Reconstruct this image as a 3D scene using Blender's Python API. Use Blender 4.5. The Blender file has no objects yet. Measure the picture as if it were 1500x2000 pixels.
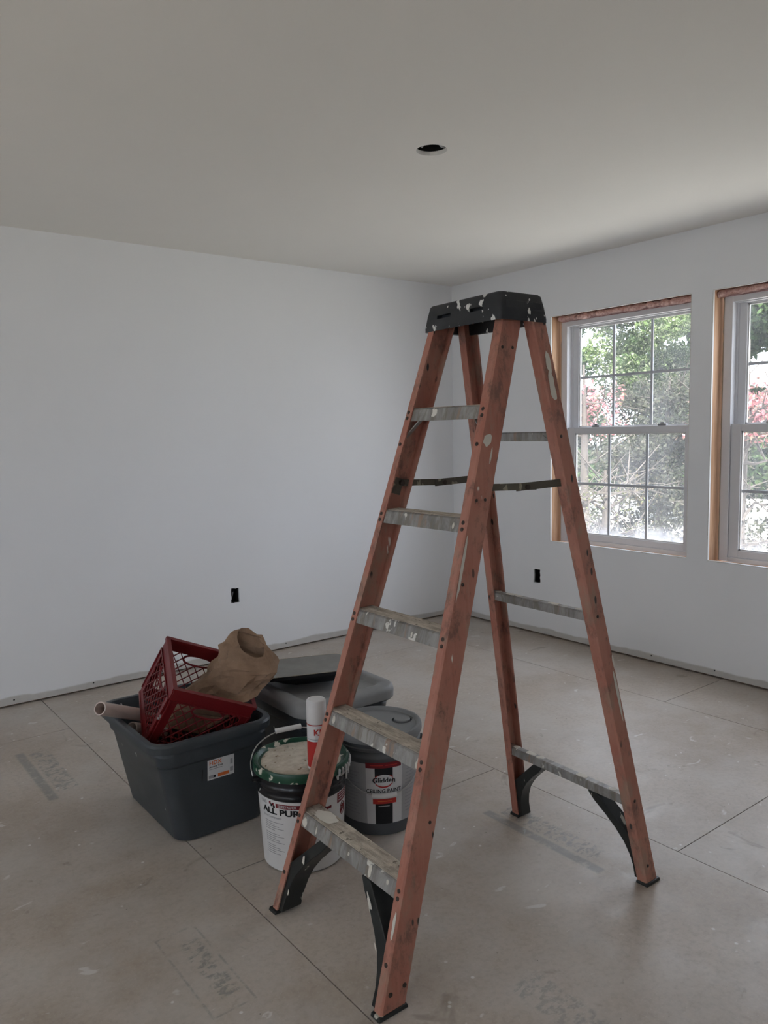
import bpy, bmesh, math, random
from mathutils import Vector, Matrix, noise as mnoise

# ------------------------------------------------------------------ camera
S = bpy.context.scene
COL = S.collection
PI = math.pi
CAM_H, FPX = 1.3772, 1519.34
YAW, PITCH, ROLL = math.radians(52.3289), math.radians(-5.7604), math.radians(-1.0972)
fw = Vector((math.cos(PITCH) * math.cos(YAW), math.cos(PITCH) * math.sin(YAW), math.sin(PITCH)))
rt = Vector((math.sin(YAW), -math.cos(YAW), 0))
up = rt.cross(fw)
rt, up = math.cos(ROLL) * rt + math.sin(ROLL) * up, -math.sin(ROLL) * rt + math.cos(ROLL) * up
cam_d = bpy.data.cameras.new('camera')
cam = bpy.data.objects.new('camera', cam_d)
COL.objects.link(cam)
cam_d.sensor_fit = 'HORIZONTAL'
cam_d.sensor_width = 36
cam_d.lens = FPX / 1500 * 36
cam_d.clip_start = 0.02
m = Matrix((rt, up, -fw)).transposed().to_4x4()
m.translation = (0, 0, CAM_H)
cam.matrix_world = m
S.camera = cam
CAM = Vector((0, 0, CAM_H))

# ------------------------------------------------------------------ world, sun, exposure
S.view_settings.view_transform = 'Standard'
S.view_settings.look = 'None'
S.view_settings.gamma = 1
S.view_settings.use_curve_mapping = False
S.view_settings.exposure = -0.09
W = bpy.data.worlds.new('sky')
S.world = W
W.use_nodes = True
bg = W.node_tree.nodes['Background']
bg.inputs[0].default_value = (0.80, 0.875, 1.0, 1)
bg.inputs[1].default_value = 7.0
sun_d = bpy.data.lights.new('sun_offscreen', 'SUN')
sun = bpy.data.objects.new('sun_offscreen', sun_d)
COL.objects.link(sun)
sun_d.energy = 33.0
sun_d.angle = math.radians(1.0)
sun_d.color = (1.0, 0.97, 0.93)
sun.rotation_euler = Vector((0.42, 0.46, -1.0)).to_track_quat('-Z', 'Y').to_euler()
sun.location = (-8, -4, 14)
S.cycles.use_denoising = True
S.cycles.max_bounces = 6
S.cycles.diffuse_bounces = 5
S.cycles.use_adaptive_sampling = True
S.cycles.adaptive_threshold = 0.10
S.cycles.adaptive_min_samples = 16
S.cycles.transparent_max_bounces = 16
S.cycles.caustics_reflective = False
S.cycles.caustics_refractive = False
S.cycles.sample_clamp_indirect = 6.0

# room extents (metres)
XW, YW, H = 3.988, 4.304, 2.44          # window wall plane, long wall plane, ceiling
XB, YB = -2.6, -3.2                     # the two walls behind the camera
WIN_R = [(3.369, 2.391), (2.262, 1.284)]   # openings in the window wall (y hi, y lo)
WIN_B = [(0.4, -0.578)]                                       # opening in the wall behind (x hi, x lo)
WIN_N = [(3.1, 2.122), (1.6, .622), (0.1, -.878)]             # openings in the wall on the near side (y hi, y lo)
WZ0, WZ1 = 0.65, 2.102


def portal(name, loc, sx, sy, direction):
    d = bpy.data.lights.new(name, 'AREA')
    d.shape = 'RECTANGLE'
    d.size, d.size_y = sx, sy
    d.cycles.is_portal = True
    o = bpy.data.objects.new(name, d)
    COL.objects.link(o)
    o.location = loc
    o.rotation_euler = Vector(direction).to_track_quat('-Z', 'Y').to_euler()
    return o


for a, b in WIN_R:
    portal('window_portal', (XW + 0.20, (a + b) / 2, (WZ0 + WZ1) / 2), 1.0, 1.46, (-1, 0, 0))
for a, b in WIN_B:
    portal('window_back_offscreen', ((a + b) / 2, YB - 0.20, (WZ0 + WZ1) / 2), 1.0, 1.46, (0, 1, 0))

for a, b in WIN_N:
    portal('window_near_offscreen', (XB - .20, (a + b) / 2, (WZ0 + WZ1) / 2), 1.0, 1.46, (1, 0, 0))


# pixel of the 1500x2000 photograph -> point on a plane of the room
def ray(px, py):
    return ((px - 750) / FPX) * rt - ((py - 1000) / FPX) * up + fw


def on_z(px, py, z):
    d = ray(px, py)
    return CAM + d * ((z - CAM_H) / d.z)


def on_y(px, py, y):
    d = ray(px, py)
    return CAM + d * (y / d.y)


# ------------------------------------------------------------------ material helpers
class NT:
    def __init__(self, name):
        self.m = bpy.data.materials.new(name)
        self.m.use_nodes = True
        self.t = self.m.node_tree
        self.b = self.t.nodes['Principled BSDF']
        self.out = self.t.nodes['Material Output']

    def n(self, typ, **kw):
        nd = self.t.nodes.new(typ)
        for k, v in kw.items():
            setattr(nd, k, v)
        return nd

    def l(self, a, b):
        self.t.links.new(a, b)

    def put(self, sock, v):
        if hasattr(v, 'bl_rna') and isinstance(v, bpy.types.NodeSocket):
            self.l(v, sock)
        elif isinstance(v, (tuple, list)) and len(v) == 3 and sock.type == 'RGBA':
            sock.default_value = (*v, 1)
        else:
            sock.default_value = v

    def pos(self):
        return self.n('ShaderNodeNewGeometry').outputs['Position']

    def gen(self):
        return self.n('ShaderNodeTexCoord').outputs['Object']

    def xyz(self, v):
        s = self.n('ShaderNodeSeparateXYZ')
        self.l(v, s.inputs[0])
        return s.outputs[0], s.outputs[1], s.outputs[2]

    def mapping(self, v, scale=(1, 1, 1), rot=(0, 0, 0), loc=(0, 0, 0)):
        mp = self.n('ShaderNodeMapping')
        self.l(v, mp.inputs[0])
        mp.inputs[1].default_value = loc
        mp.inputs[2].default_value = rot
        mp.inputs[3].default_value = scale
        return mp.outputs[0]

    def noise(self, v, scale, detail=4, rough=.55, dist=0):
        nz = self.n('ShaderNodeTexNoise')
        self.l(v, nz.inputs['Vector'])
        nz.inputs['Scale'].default_value = scale
        nz.inputs['Detail'].default_value = detail
        nz.inputs['Roughness'].default_value = rough
        nz.inputs['Distortion'].default_value = dist
        return nz.outputs['Fac']

    def vor(self, v, scale, rnd=1.0, feat='F1'):
        nz = self.n('ShaderNodeTexVoronoi', feature=feat)
        self.l(v, nz.inputs['Vector'])
        nz.inputs['Scale'].default_value = scale
        nz.inputs['Randomness'].default_value = rnd
        return nz.outputs['Distance']

    def ss(self, v, a, b, lo=0.0, hi=1.0):
        mr = self.n('ShaderNodeMapRange', interpolation_type='SMOOTHSTEP')
        self.put(mr.inputs[0], v)
        mr.inputs[1].default_value = a
        mr.inputs[2].default_value = b
        mr.inputs[3].default_value = lo
        mr.inputs[4].default_value = hi
        return mr.outputs[0]

    def math(self, op, a, b=0.0, c=None):
        nd = self.n('ShaderNodeMath', operation=op)
        self.put(nd.inputs[0], a)
        self.put(nd.inputs[1], b)
        if c is not None:
            self.put(nd.inputs[2], c)
        return nd.outputs[0]

    def mix(self, f, a, b):
        mx = self.n('ShaderNodeMix', data_type='RGBA')
        self.put(mx.inputs[0], f)
        self.put(mx.inputs[6], a)
        self.put(mx.inputs[7], b)
        return mx.outputs[2]

    def bump(self, h, strength=.3, dist=.002):
        bp = self.n('ShaderNodeBump')
        self.put(bp.inputs['Height'], h)
        bp.inputs['Strength'].default_value = strength
        bp.inputs['Distance'].default_value = dist
        self.l(bp.outputs[0], self.b.inputs['Normal'])

    def box(self, x, y, x0, x1, y0, y1, soft=.006):
        """soft mask of a rectangle"""
        f = self.ss(x, x0 - soft, x0 + soft)
        f = self.math('MULTIPLY', f, self.ss(x, x1 - soft, x1 + soft, 1, 0))
        f = self.math('MULTIPLY', f, self.ss(y, y0 - soft, y0 + soft))
        return self.math('MULTIPLY', f, self.ss(y, y1 - soft, y1 + soft, 1, 0))

    def done(self, col, rough=.6, spec=.3, metal=0.0):
        self.put(self.b.inputs['Base Color'], col)
        self.put(self.b.inputs['Roughness'], rough)
        self.b.inputs['Specular IOR Level'].default_value = spec
        self.b.inputs['Metallic'].default_value = metal
        return self.m


def plain(name, col, rough=.5, spec=.4, metal=0.0, var=.12, scale=30):
    k = NT(name)
    f = k.noise(k.gen(), scale, 4)
    d = tuple(c * (1 - var) for c in col)
    e = tuple(min(1, c * (1 + var)) for c in col)
    return k.done(k.mix(f, d, e), rough, spec, metal)


def M_floor():
    k = NT('subfloor')
    p = k.pos()
    x, y, z = k.xyz(p)
    big = k.noise(p, 1.3, 5, .6)
    mid = k.noise(p, 7, 6, .65)
    fine = k.noise(p, 60, 4, .6)
    chip = k.noise(k.mapping(p, (1, 1, 1)), 160, 2, .5)
    c = k.mix(k.ss(big, .38, .62), (.36, .298, .238), (.445, .385, .325))
    c = k.mix(k.ss(mid, .35, .7, 0, .55), c, (.475, .42, .37))
    c = k.mix(k.ss(fine, .40, .75, 0, .38), c, (.26, .215, .175))
    c = k.mix(k.ss(chip, .55, .75, 0, .25), c, (.56, .51, .46))
    # dried white overspray in ragged patches all over the floor
    ov = k.ss(k.noise(p, 2.1, 6, .7), .38, .66, .0, .42)
    c = k.mix(ov, c, (.53, .51, .485))
    # paint drips and smears
    d1 = k.ss(k.noise(k.mapping(p, (1, 1.7, 1), (0, 0, .5)), 9, 3, .55, .6), .675, .72, 0, .6)
    c = k.mix(d1, c, (.66, .65, .63))
    d2 = k.ss(k.vor(p, 14), .05, .085, .75, 0)
    d2 = k.math('MULTIPLY', d2, k.ss(k.noise(p, 3.1, 2), .47, .54))
    c = k.mix(d2, c, (.70, .69, .67))
    # dark specks and brown stains
    d3 = k.ss(k.vor(p, 23), .035, .06, .8, 0)
    d3 = k.math('MULTIPLY', d3, k.ss(k.noise(k.mapping(p, loc=(4, 1, 0)), 4.3, 2), .5, .58))
    c = k.mix(d3, c, (.10, .085, .07))
    d4 = k.ss(k.noise(k.mapping(p, loc=(7, 3, 0)), 6.2, 4, .6, .8), .64, .73, 0, .5)
    c = k.mix(d4, c, (.20, .16, .12))
    # worn printed stamps of the panels
    rag = k.ss(k.noise(p, 38, 5, .75), .40, .58)
    words = k.ss(k.noise(k.mapping(p, (26, 70, 1), (0, 0, .35)), 1.0, 2, .5), .44, .52)
    for (x0, y0, y1, kind) in ((.715, 3.06, 3.62, 0), (1.915, 1.425, 1.93, 0), (.71, 1.62, 1.99, 1), (1.33, .75, 1.25, 2)):
        if kind == 0:
            bar = k.math('MULTIPLY', k.box(x, y, x0, x0 + .036, y0, y1), 1.0)
            txt = k.math('MULTIPLY', k.box(x, y, x0 + .05, x0 + .13, y0 + .06, y1 - .03), words)
            f = k.math('MAXIMUM', k.math('MULTIPLY', bar, k.ss(k.noise(p, 30, 5, .7), .33, .5, .12, .55)), k.math('MULTIPLY', txt, k.math('MULTIPLY', rag, .62)))
        elif kind == 1:
            o = k.math('SUBTRACT', k.box(x, y, x0, x0 + .118, y0, y1, .002), k.box(x, y, x0 + .006, x0 + .112, y0 + .006, y1 - .006, .002))
            txt = k.math('MULTIPLY', k.box(x, y, x0 + .045, x0 + .10, y0 + .05, y1 - .06), words)
            f = k.math('MULTIPLY', k.math('MAXIMUM', k.math('MULTIPLY', o, .7), txt), k.math('MULTIPLY', rag, .6))
        else:
            txt = k.math('MULTIPLY', k.box(x, y, x0, x0 + .10, y0, y1), words)
            f = k.math('MULTIPLY', txt, k.math('MULTIPLY', rag, .4))
        c = k.mix(f, c, (.155, .175, .17))
    k.bump(k.math('ADD', k.math('MULTIPLY', fine, .6), k.math('MULTIPLY', mid, .8)), .25, .002)
    return k.done(c, k.ss(mid, .3, .7, .36, .52), .42)


def M_wall(name, col, strip):
    k = NT(name)
    p = k.pos()
    x, y, z = k.xyz(p)
    c = k.mix(k.noise(p, 3, 3), tuple(v * .97 for v in col), col)
    if strip:
        zz = k.math('ADD', z, k.math('MULTIPLY', k.noise(k.mapping(p, (1, 1, .3)), 4, 4), -.045))
        bare = k.mix(k.noise(p, 30, 4), (.48, .465, .44), (.58, .56, .535))
        c = k.mix(k.ss(zz, .018, .030, 1, 0), c, bare)
    k.bump(k.noise(p, 130, 3, .6), .06, .001)
    return k.done(c, .7, .2)


def M_fiberglass(name, ca, cb, tanmix):
    k = NT(name)
    p = k.gen()
    big = k.noise(p, 6, 4, .6)
    c = k.mix(k.ss(big, .3, .7), ca, cb)
    grain = k.noise(k.mapping(p, (90, 90, 3)), 1.0, 3, .6)
    c = k.mix(k.ss(grain, .3, .75, 0, .35), c, tuple(v * 1.12 + .02 for v in cb))
    grime = k.ss(k.noise(k.mapping(p, (1, 1, .6), loc=(3, 3, 3)), 15, 6, .75), .50, .66, 0, .75)
    c = k.mix(grime, c, (.145, .085, .065))
    tan = k.ss(k.noise(k.mapping(p, (1, 1, .45), loc=(1, 5, 2)), 17, 4, .6), .60 - .12 * tanmix, .70, 0, .35 + .35 * tanmix)
    c = k.mix(tan, c, (.31, .24, .18))
    sp = k.ss(k.vor(k.mapping(p, (1, 1, .4)), 26), .10, .15, 1, 0)
    sp = k.math('MULTIPLY', sp, k.ss(k.noise(k.mapping(p, loc=(2, 0, 9)), 5, 2), .44, .52))
    c = k.mix(sp, c, (.045, .04, .035))
    ws = k.ss(k.noise(k.mapping(p, (1, 1, .35), loc=(8, 2, 4)), 16, 3, .5), .725, .745)
    c = k.mix(ws, c, (.70, .67, .60))
    k.bump(k.math('ADD', grain, k.math('MULTIPLY', ws, .8)), .2, .001)
    return k.done(c, .5, .35)


def M_step():
    k = NT('splattered_aluminium')
    p = k.gen()
    c = k.mix(k.ss(k.noise(k.mapping(p, (8, 26, 9)), 1, 5, .65, .8), .30, .70), (.19, .18, .17), (.36, .35, .335))
    st = k.ss(k.noise(k.mapping(p, (10, 42, 9), loc=(3, 1, 0)), 1, 4, .7, .6), .49, .62, 0, .75)
    c = k.mix(st, c, (.20, .18, .15))
    br = k.ss(k.noise(k.mapping(p, (5, 30, 6), loc=(7, 1, 2)), 1, 3, .6), .60, .68, 0, .7)
    c = k.mix(br, c, (.33, .22, .16))
    ws = k.ss(k.noise(k.mapping(p, (14, 20, 16), loc=(1, 9, 2)), 1, 3, .55), .63, .65)
    c = k.mix(ws, c, (.68, .66, .61))
    k.bump(k.noise(p, 60, 3), .2, .001)
    return k.done(c, .5, .45, .25)


def M_tread():
    k = NT('dusty_tread')
    p = k.gen()
    c = k.mix(k.ss(k.noise(k.mapping(p, (70, 12, 20)), 1, 5, .7), .3, .7), (.31, .27, .225), (.60, .54, .46))
    c = k.mix(k.ss(k.noise(p, 14, 4, .6), .55, .7, 0, .8), c, (.66, .59, .50))
    c = k.mix(k.ss(k.noise(k.mapping(p, loc=(2, 2, 7)), 50, 3, .6), .62, .68, 0, .8), c, (.13, .11, .09))
    k.bump(k.noise(p, 90, 3), .35, .002)
    return k.done(c, .8, .2)


def M_splat(name, col, splat=(.66, .66, .63), amount=.70, rough=.45, scale=24, stretch=(1, 1, .6)):
    k = NT(name)
    p = k.gen()
    c = k.mix(k.noise(p, 9, 4), tuple(v * .8 for v in col), tuple(v * 1.25 for v in col))
    du = k.ss(k.noise(k.mapping(p, loc=(5, 1, 1)), 5, 5, .65), .5, .75, 0, .3)
    c = k.mix(du, c, tuple(v * 1.5 + .05 for v in col))
    w = k.ss(k.noise(k.mapping(p, stretch), scale, 3, .5), amount, amount + .02)
    c = k.mix(w, c, splat)
    return k.done(c, rough, .4)


def M_wood():
    k = NT('stud_wood')
    p = k.gen()
    g = k.noise(k.mapping(p, (40, 40, 2.2)), 1, 4, .6, .8)
    c = k.mix(k.ss(g, .3, .7), (.50, .285, .165), (.66, .43, .285))
    kn = k.ss(k.vor(k.mapping(p, (1, 1, .6)), 7), .05, .12, .8, 0)
    c = k.mix(kn, c, (.22, .10, .05))
    return k.done(c, .7, .2)


def M_pink():
    k = NT('pink_insulation')
    p = k.gen()
    c = k.mix(k.ss(k.noise(p, 45, 5, .7), .3, .7), (.50, .27, .235), (.84, .63, .575))
    k.bump(k.noise(p, 120, 4), .8, .006)
    return k.done(c, .95, .1)


def M_glass(name, lo, hi, z0):
    """dusty pane: clear glass under a thin whitish film, thicker towards the bottom corners"""
    k = NT(name)
    p = k.pos()
    x, y, z = k.xyz(p)
    tr = k.n('ShaderNodeBsdfTransparent')
    tl = k.n('ShaderNodeBsdfTranslucent')
    df = k.n('ShaderNodeBsdfDiffuse')
    gl = k.n('ShaderNodeBsdfGlossy')
    for nd in (tl, df):
        nd.inputs[0].default_value = (.86, .86, .92, 1)
    gl.inputs['Roughness'].default_value = .03
    f = k.ss(k.noise(k.mapping(p, (1, 1, .6)), 5, 5, .65), .3, .75, lo, hi)
    fog = k.math('ADD', z, k.math('MULTIPLY', k.noise(p, 4.5, 4, .6), -.26))
    f = k.math('ADD', f, k.ss(fog, z0 - .13, z0 + .05, .40, 0))
    dots = k.ss(k.vor(p, 60), .04, .09, .10, 0)
    f = k.math('MINIMUM', k.math('ADD', f, dots), .85)
    film = k.n('ShaderNodeMixShader')
    film.inputs[0].default_value = .45
    k.l(tl.outputs[0], film.inputs[1])
    k.l(df.outputs[0], film.inputs[2])
    a = k.n('ShaderNodeMixShader')
    k.put(a.inputs[0], f)
    k.l(tr.outputs[0], a.inputs[1])
    k.l(film.outputs[0], a.inputs[2])
    b = k.n('ShaderNodeMixShader')
    b.inputs[0].default_value = .04
    k.l(a.outputs[0], b.inputs[1])
    k.l(gl.outputs[0], b.inputs[2])
    k.l(b.outputs[0], k.out.inputs['Surface'])
    return k.m


def M_clean():
    k = NT('clean_glass')
    tr = k.n('ShaderNodeBsdfTransparent')
    gl = k.n('ShaderNodeBsdfGlossy')
    gl.inputs['Roughness'].default_value = .03
    tr.inputs[0].default_value = (.93, .94, .94, 1)
    b = k.n('ShaderNodeMixShader')
    b.inputs[0].default_value = .04
    k.l(tr.outputs[0], b.inputs[1])
    k.l(gl.outputs[0], b.inputs[2])
    k.l(b.outputs[0], k.out.inputs['Surface'])
    return k.m


def M_leaf(name, c0, c1, c2):
    k = NT(name)
    p = k.pos()
    f = k.noise(p, 1.6, 3, .6)
    g = k.noise(p, 22, 2, .5)
    c = k.mix(k.ss(f, .35, .65), c0, c1)
    c = k.mix(k.ss(g, .5, .7), c, c2)
    d = k.n('ShaderNodeBsdfDiffuse')
    t = k.n('ShaderNodeBsdfTranslucent')
    k.l(c, d.inputs[0])
    k.l(c, t.inputs[0])
    mx = k.n('ShaderNodeMixShader')
    mx.inputs[0].default_value = .35
    k.l(d.outputs[0], mx.inputs[1])
    k.l(t.outputs[0], mx.inputs[2])
    k.l(mx.outputs[0], k.out.inputs['Surface'])
    return k.m


def M_plaster():
    k = NT('dried_compound')
    p = k.gen()
    c = k.mix(k.ss(k.noise(p, 24, 5, .65), .3, .7), (.44, .385, .31), (.60, .55, .465))
    c = k.mix(k.ss(k.noise(k.mapping(p, loc=(1, 2, 3)), 45, 3, .6), .64, .70, 0, .85), c, (.17, .10, .05))
    c = k.mix(k.ss(k.noise(k.mapping(p, loc=(6, 2, 3)), 15, 4, .6), .60, .70, 0, .8), c, (.16, .22, .18))
    k.bump(k.noise(p, 40, 5, .65), .8, .006)
    return k.done(c, .9, .15)


def M_paper():
    k = NT('kraft_paper')
    p = k.gen()
    c = k.mix(k.ss(k.noise(p, 12, 5, .6), .3, .7), (.215, .135, .085), (.30, .20, .135))
    k.bump(k.noise(p, 26, 4, .6, .5), .5, .006)
    return k.done(c, .75, .25)


MT = dict(
    floor=M_floor(),
    wallA=M_wall('wall_paint', (.80, .805, .82), True),
    wallB=M_wall('wall_paint_plain', (.80, .795, .79), False),
    ceil=M_wall('ceiling_paint', (.84, .82, .785), False),
    dark=plain('black_plastic', (.022, .021, .020), .6, .3),
    under=plain('under_floor', (.30, .22, .15), .9, .1),
    gyp=plain('gypsum_edge', (.62, .60, .56), .9, .1, var=.2, scale=80),
    fib=M_fiberglass('ladder_fiberglass', (.37, .140, .098), (.41, .195, .142), .6), step=M_step(), tread=M_tread(),
    cap=M_splat('black_splattered_plastic', (.020, .022, .025), amount=.635, scale=46, stretch=(1, 1, .6)),
    foot=M_splat('black_ladder_plastic', (.016, .018, .017), (.50, .49, .42), .64, .4, 22),
    rivet=plain('dark_rivet', (.055, .040, .032), .45, .4, .4),
    brass=M_splat('grimy_steel', (.085, .075, .055), (.30, .27, .2), .62, .45, 30),
    tote=M_splat('slate_tote_plastic', (.042, .049, .054), (.62, .62, .60), .735, .42, 20, (1, 1, .6)),
    lid=M_splat('grey_lid_plastic', (.225, .225, .225), (.40, .40, .39), .70, .5, 14, (1, 1, 1)),
    crate=M_splat('red_crate_plastic', (.145, .010, .012), (.62, .58, .55), .72, .38, 20),
    paper=M_paper(), pvc=plain('pipe_plastic', (.55, .45, .40), .45, .4, var=.15, scale=14),
    pipein=plain('pipe_bore', (.42, .33, .25), .6, .2),
    white=plain('white_plastic', (.64, .635, .63), .4, .4, var=.05),
    label=plain('white_label', (.58, .58, .585), .5, .3, var=.03),
    labelg=plain('grey_label', (.36, .36, .37), .5, .3, var=.06),
    ink=plain('black_ink', (.012, .012, .013), .5, .3),
    greyink=plain('grey_ink', (.30, .30, .31), .6, .2),
    red=plain('red_ink', (.42, .03, .025), .45, .3),
    dred=plain('dark_red_ink', (.17, .012, .018), .45, .3),
    orange=plain('orange_ink', (.62, .15, .04), .5, .3),
    green=M_splat('green_lid_plastic', (.008, .052, .027), (.55, .52, .44), .615, .35, 26, (1, 1, 1)),
    black=M_splat('glossy_black_pail', (.010, .010, .011), (.66, .66, .60), .72, .22, 26, (1, 1, .4)),
    grey=plain('grey_pail_plastic', (.085, .09, .095), .45, .4, var=.1, scale=8),
    lidg=plain('grey_pail_lid', (.19, .195, .20), .5, .35, var=.1, scale=8),
    plaster=M_plaster(), wire=plain('wire', (.45, .45, .44), .35, .5, .6),
    vinyl=plain('window_vinyl', (.62, .62, .64), .4, .4, var=.04),
    muntin=plain('grille_bar', (.50, .52, .56), .45, .4, var=.04),
    wood=M_wood(), pink=M_pink(),
    glassU=M_glass('dusty_glass_clear', .05, .12, .2), glassL=M_glass('dusty_glass_fogged', .08, .17, .66),
    glassC=M_clean(),
    leafg=M_leaf('green_leaves', (.035, .060, .024), (.075, .110, .040), (.32, .35, .22)),  # pale third tone paints sunlit highlights into the green foliage
    leafd=M_leaf('dark_leaves', (.022, .040, .018), (.045, .075, .03), (.09, .12, .055)),
    leafp=M_leaf('pink_leaves', (.26, .095, .105), (.36, .17, .18), (.16, .17, .09)),
    leafu=M_leaf('dull_leaves', (.030, .037, .027), (.058, .062, .042), (.11, .10, .085)),
    leaft=M_leaf('dry_leaves', (.10, .08, .05), (.08, .10, .045), (.18, .14, .10)),
    bark=plain('bark', (.075, .066, .058), .9, .1, var=.35),
    soil=plain('lawn', (.37, .365, .33), .95, .1, var=.2, scale=3),
    trayin=plain('dried_tray_paint', (.26, .255, .245), .7, .2, var=.25, scale=16),
    splash=plain('spilled_white_paint', (.62, .59, .52), .6, .3, var=.08),
    cream=plain('cream_edge', (.42, .37, .29), .6, .3),
    siding=plain('outer_sheathing', (.45, .43, .40), .8, .2),
)

# ------------------------------------------------------------------ mesh helpers
ORG = {}


def thing(name, label, cat, loc=(0, 0, 0), group=None):
    o = bpy.data.objects.new(name, None)
    COL.objects.link(o)
    o.empty_display_size = .05
    o.location = loc
    ORG[o.name] = Vector(loc)
    o['label'] = label
    o['category'] = cat
    if group:
        o['group'] = group
    return o


def obj(name, bm, mat, parent=None, smooth=False, bevel=0.0, seg=2, label=None, kind=None, mats=None, auto=None):
    """link a bmesh (built in room coordinates) as ONE mesh object"""
    org = ORG[parent.name] if parent is not None else Vector((0, 0, 0))
    if org.length:
        bmesh.ops.translate(bm, verts=bm.verts, vec=-org)
    me = bpy.data.meshes.new(name)
    bm.to_mesh(me)
    bm.free()
    o = bpy.data.objects.new(name, me)
    COL.objects.link(o)
    for mm in (mats or [mat]):
        me.materials.append(MT[mm] if isinstance(mm, str) else mm)
    if parent is not None:
        o.parent = parent
    ORG[o.name] = org
    if smooth:
        for p in me.polygons:
            p.use_smooth = True
        if auto:
            me.set_sharp_from_angle(angle=math.radians(auto))
    if bevel:
        b = o.modifiers.new('bevel', 'BEVEL')
        b.width = bevel
        b.segments = seg
        b.limit_method = 'ANGLE'
        b.angle_limit = math.radians(40)
    if label:
        o['label'] = label
    if kind:
        o['kind'] = kind
    return o


def NB():
    return bmesh.new()


def quadbox(bm, c8):
    """8 corners: bottom ring 0-3, top ring 4-7"""
    v = [bm.verts.new(c) for c in c8]
    for f in ((3, 2, 1, 0), (4, 5, 6, 7), (0, 1, 5, 4), (1, 2, 6, 5), (2, 3, 7, 6), (3, 0, 4, 7)):
        bm.faces.new([v[i] for i in f])
    bmesh.ops.recalc_face_normals(bm, faces=list(bm.faces))
    return v


def box(bm, x0, x1, y0, y1, z0, z1, tf=None):
    c = [(x0, y0, z0), (x1, y0, z0), (x1, y1, z0), (x0, y1, z0), (x0, y0, z1), (x1, y0, z1), (x1, y1, z1), (x0, y1, z1)]
    if tf:
        c = [tf(*p) for p in c]
    return quadbox(bm, c)


def bar(bm, a, b, w, h, upv=(0, 0, 1)):
    """rectangular bar between two points; w across, h along upv"""
    a, b = Vector(a), Vector(b)
    t = (b - a).normalized()
    s = t.cross(Vector(upv)).normalized()
    u = s.cross(t).normalized()
    c = []
    for u0 in (-1, 1):
        for p, sg in ((a, -1), (b, -1), (b, 1), (a, 1)):
            c.append(p + s * sg * w / 2 + u * u0 * h / 2)
    return quadbox(bm, c)


def tube(bm, pts, r, n=10, cap=True, closed=False):
    pts = [Vector(p) for p in pts]
    rs = r if isinstance(r, (list, tuple)) else [r] * len(pts)
    rings = []
    prev = None
    for i, p in enumerate(pts):
        if closed:
            t = (pts[(i + 1) % len(pts)] - pts[i - 1]).normalized()
        else:
            t = (pts[min(i + 1, len(pts) - 1)] - pts[max(i - 1, 0)]).normalized()
        if prev is None:
            s = t.orthogonal().normalized()
        else:
            s = (prev - t * prev.dot(t)).normalized()
        prev = s
        u = t.cross(s)
        rings.append([bm.verts.new(p + (s * math.cos(2 * PI * k / n) + u * math.sin(2 * PI * k / n)) * rs[i]) for k in range(n)])
    rng = range(len(rings)) if closed else range(len(rings) - 1)
    for i in rng:
        A, B = rings[i], rings[(i + 1) % len(rings)]
        for k in range(n):
            bm.faces.new((A[k], A[(k + 1) % n], B[(k + 1) % n], B[k]))
    if cap and not closed:
        bm.faces.new(rings[0][::-1])
        bm.faces.new(rings[-1])
    return rings


def lathe(bm, prof, c, n=56, cap0=True, cap1=True):
    rings = []
    for r, z in prof:
        rings.append([bm.verts.new((c[0] + r * math.cos(2 * PI * k / n), c[1] + r * math.sin(2 * PI * k / n), c[2] + z)) for k in range(n)])
    for A, B in zip(rings, rings[1:]):
        for k in range(n):
            bm.faces.new((A[k], A[(k + 1) % n], B[(k + 1) % n], B[k]))
    if cap0:
        bm.faces.new(rings[0][::-1])
    if cap1:
        bm.faces.new(rings[-1])
    bmesh.ops.recalc_face_normals(bm, faces=list(bm.faces))
    return rings


def rrect(x0, x1, y0, y1, r, n=6):
    pts = []
    for cx, cy, a0 in ((x1 - r, y0 + r, -PI / 2), (x1 - r, y1 - r, 0), (x0 + r, y1 - r, PI / 2), (x0 + r, y0 + r, PI)):
        for i in range(n + 1):
            a = a0 + PI / 2 * i / n
            pts.append((cx + r * math.cos(a), cy + r * math.sin(a)))
    return pts


def loft(bm, rings, cap0=True, cap1=True):
    R_ = [[bm.verts.new(p) for p in r] for r in rings]
    n = len(R_[0])
    for A, B in zip(R_, R_[1:]):
        for k in range(n):
            bm.faces.new((A[k], A[(k + 1) % n], B[(k + 1) % n], B[k]))
    if cap0:
        bm.faces.new(R_[0][::-1])
    if cap1:
        bm.faces.new(R_[-1])
    return R_


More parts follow.
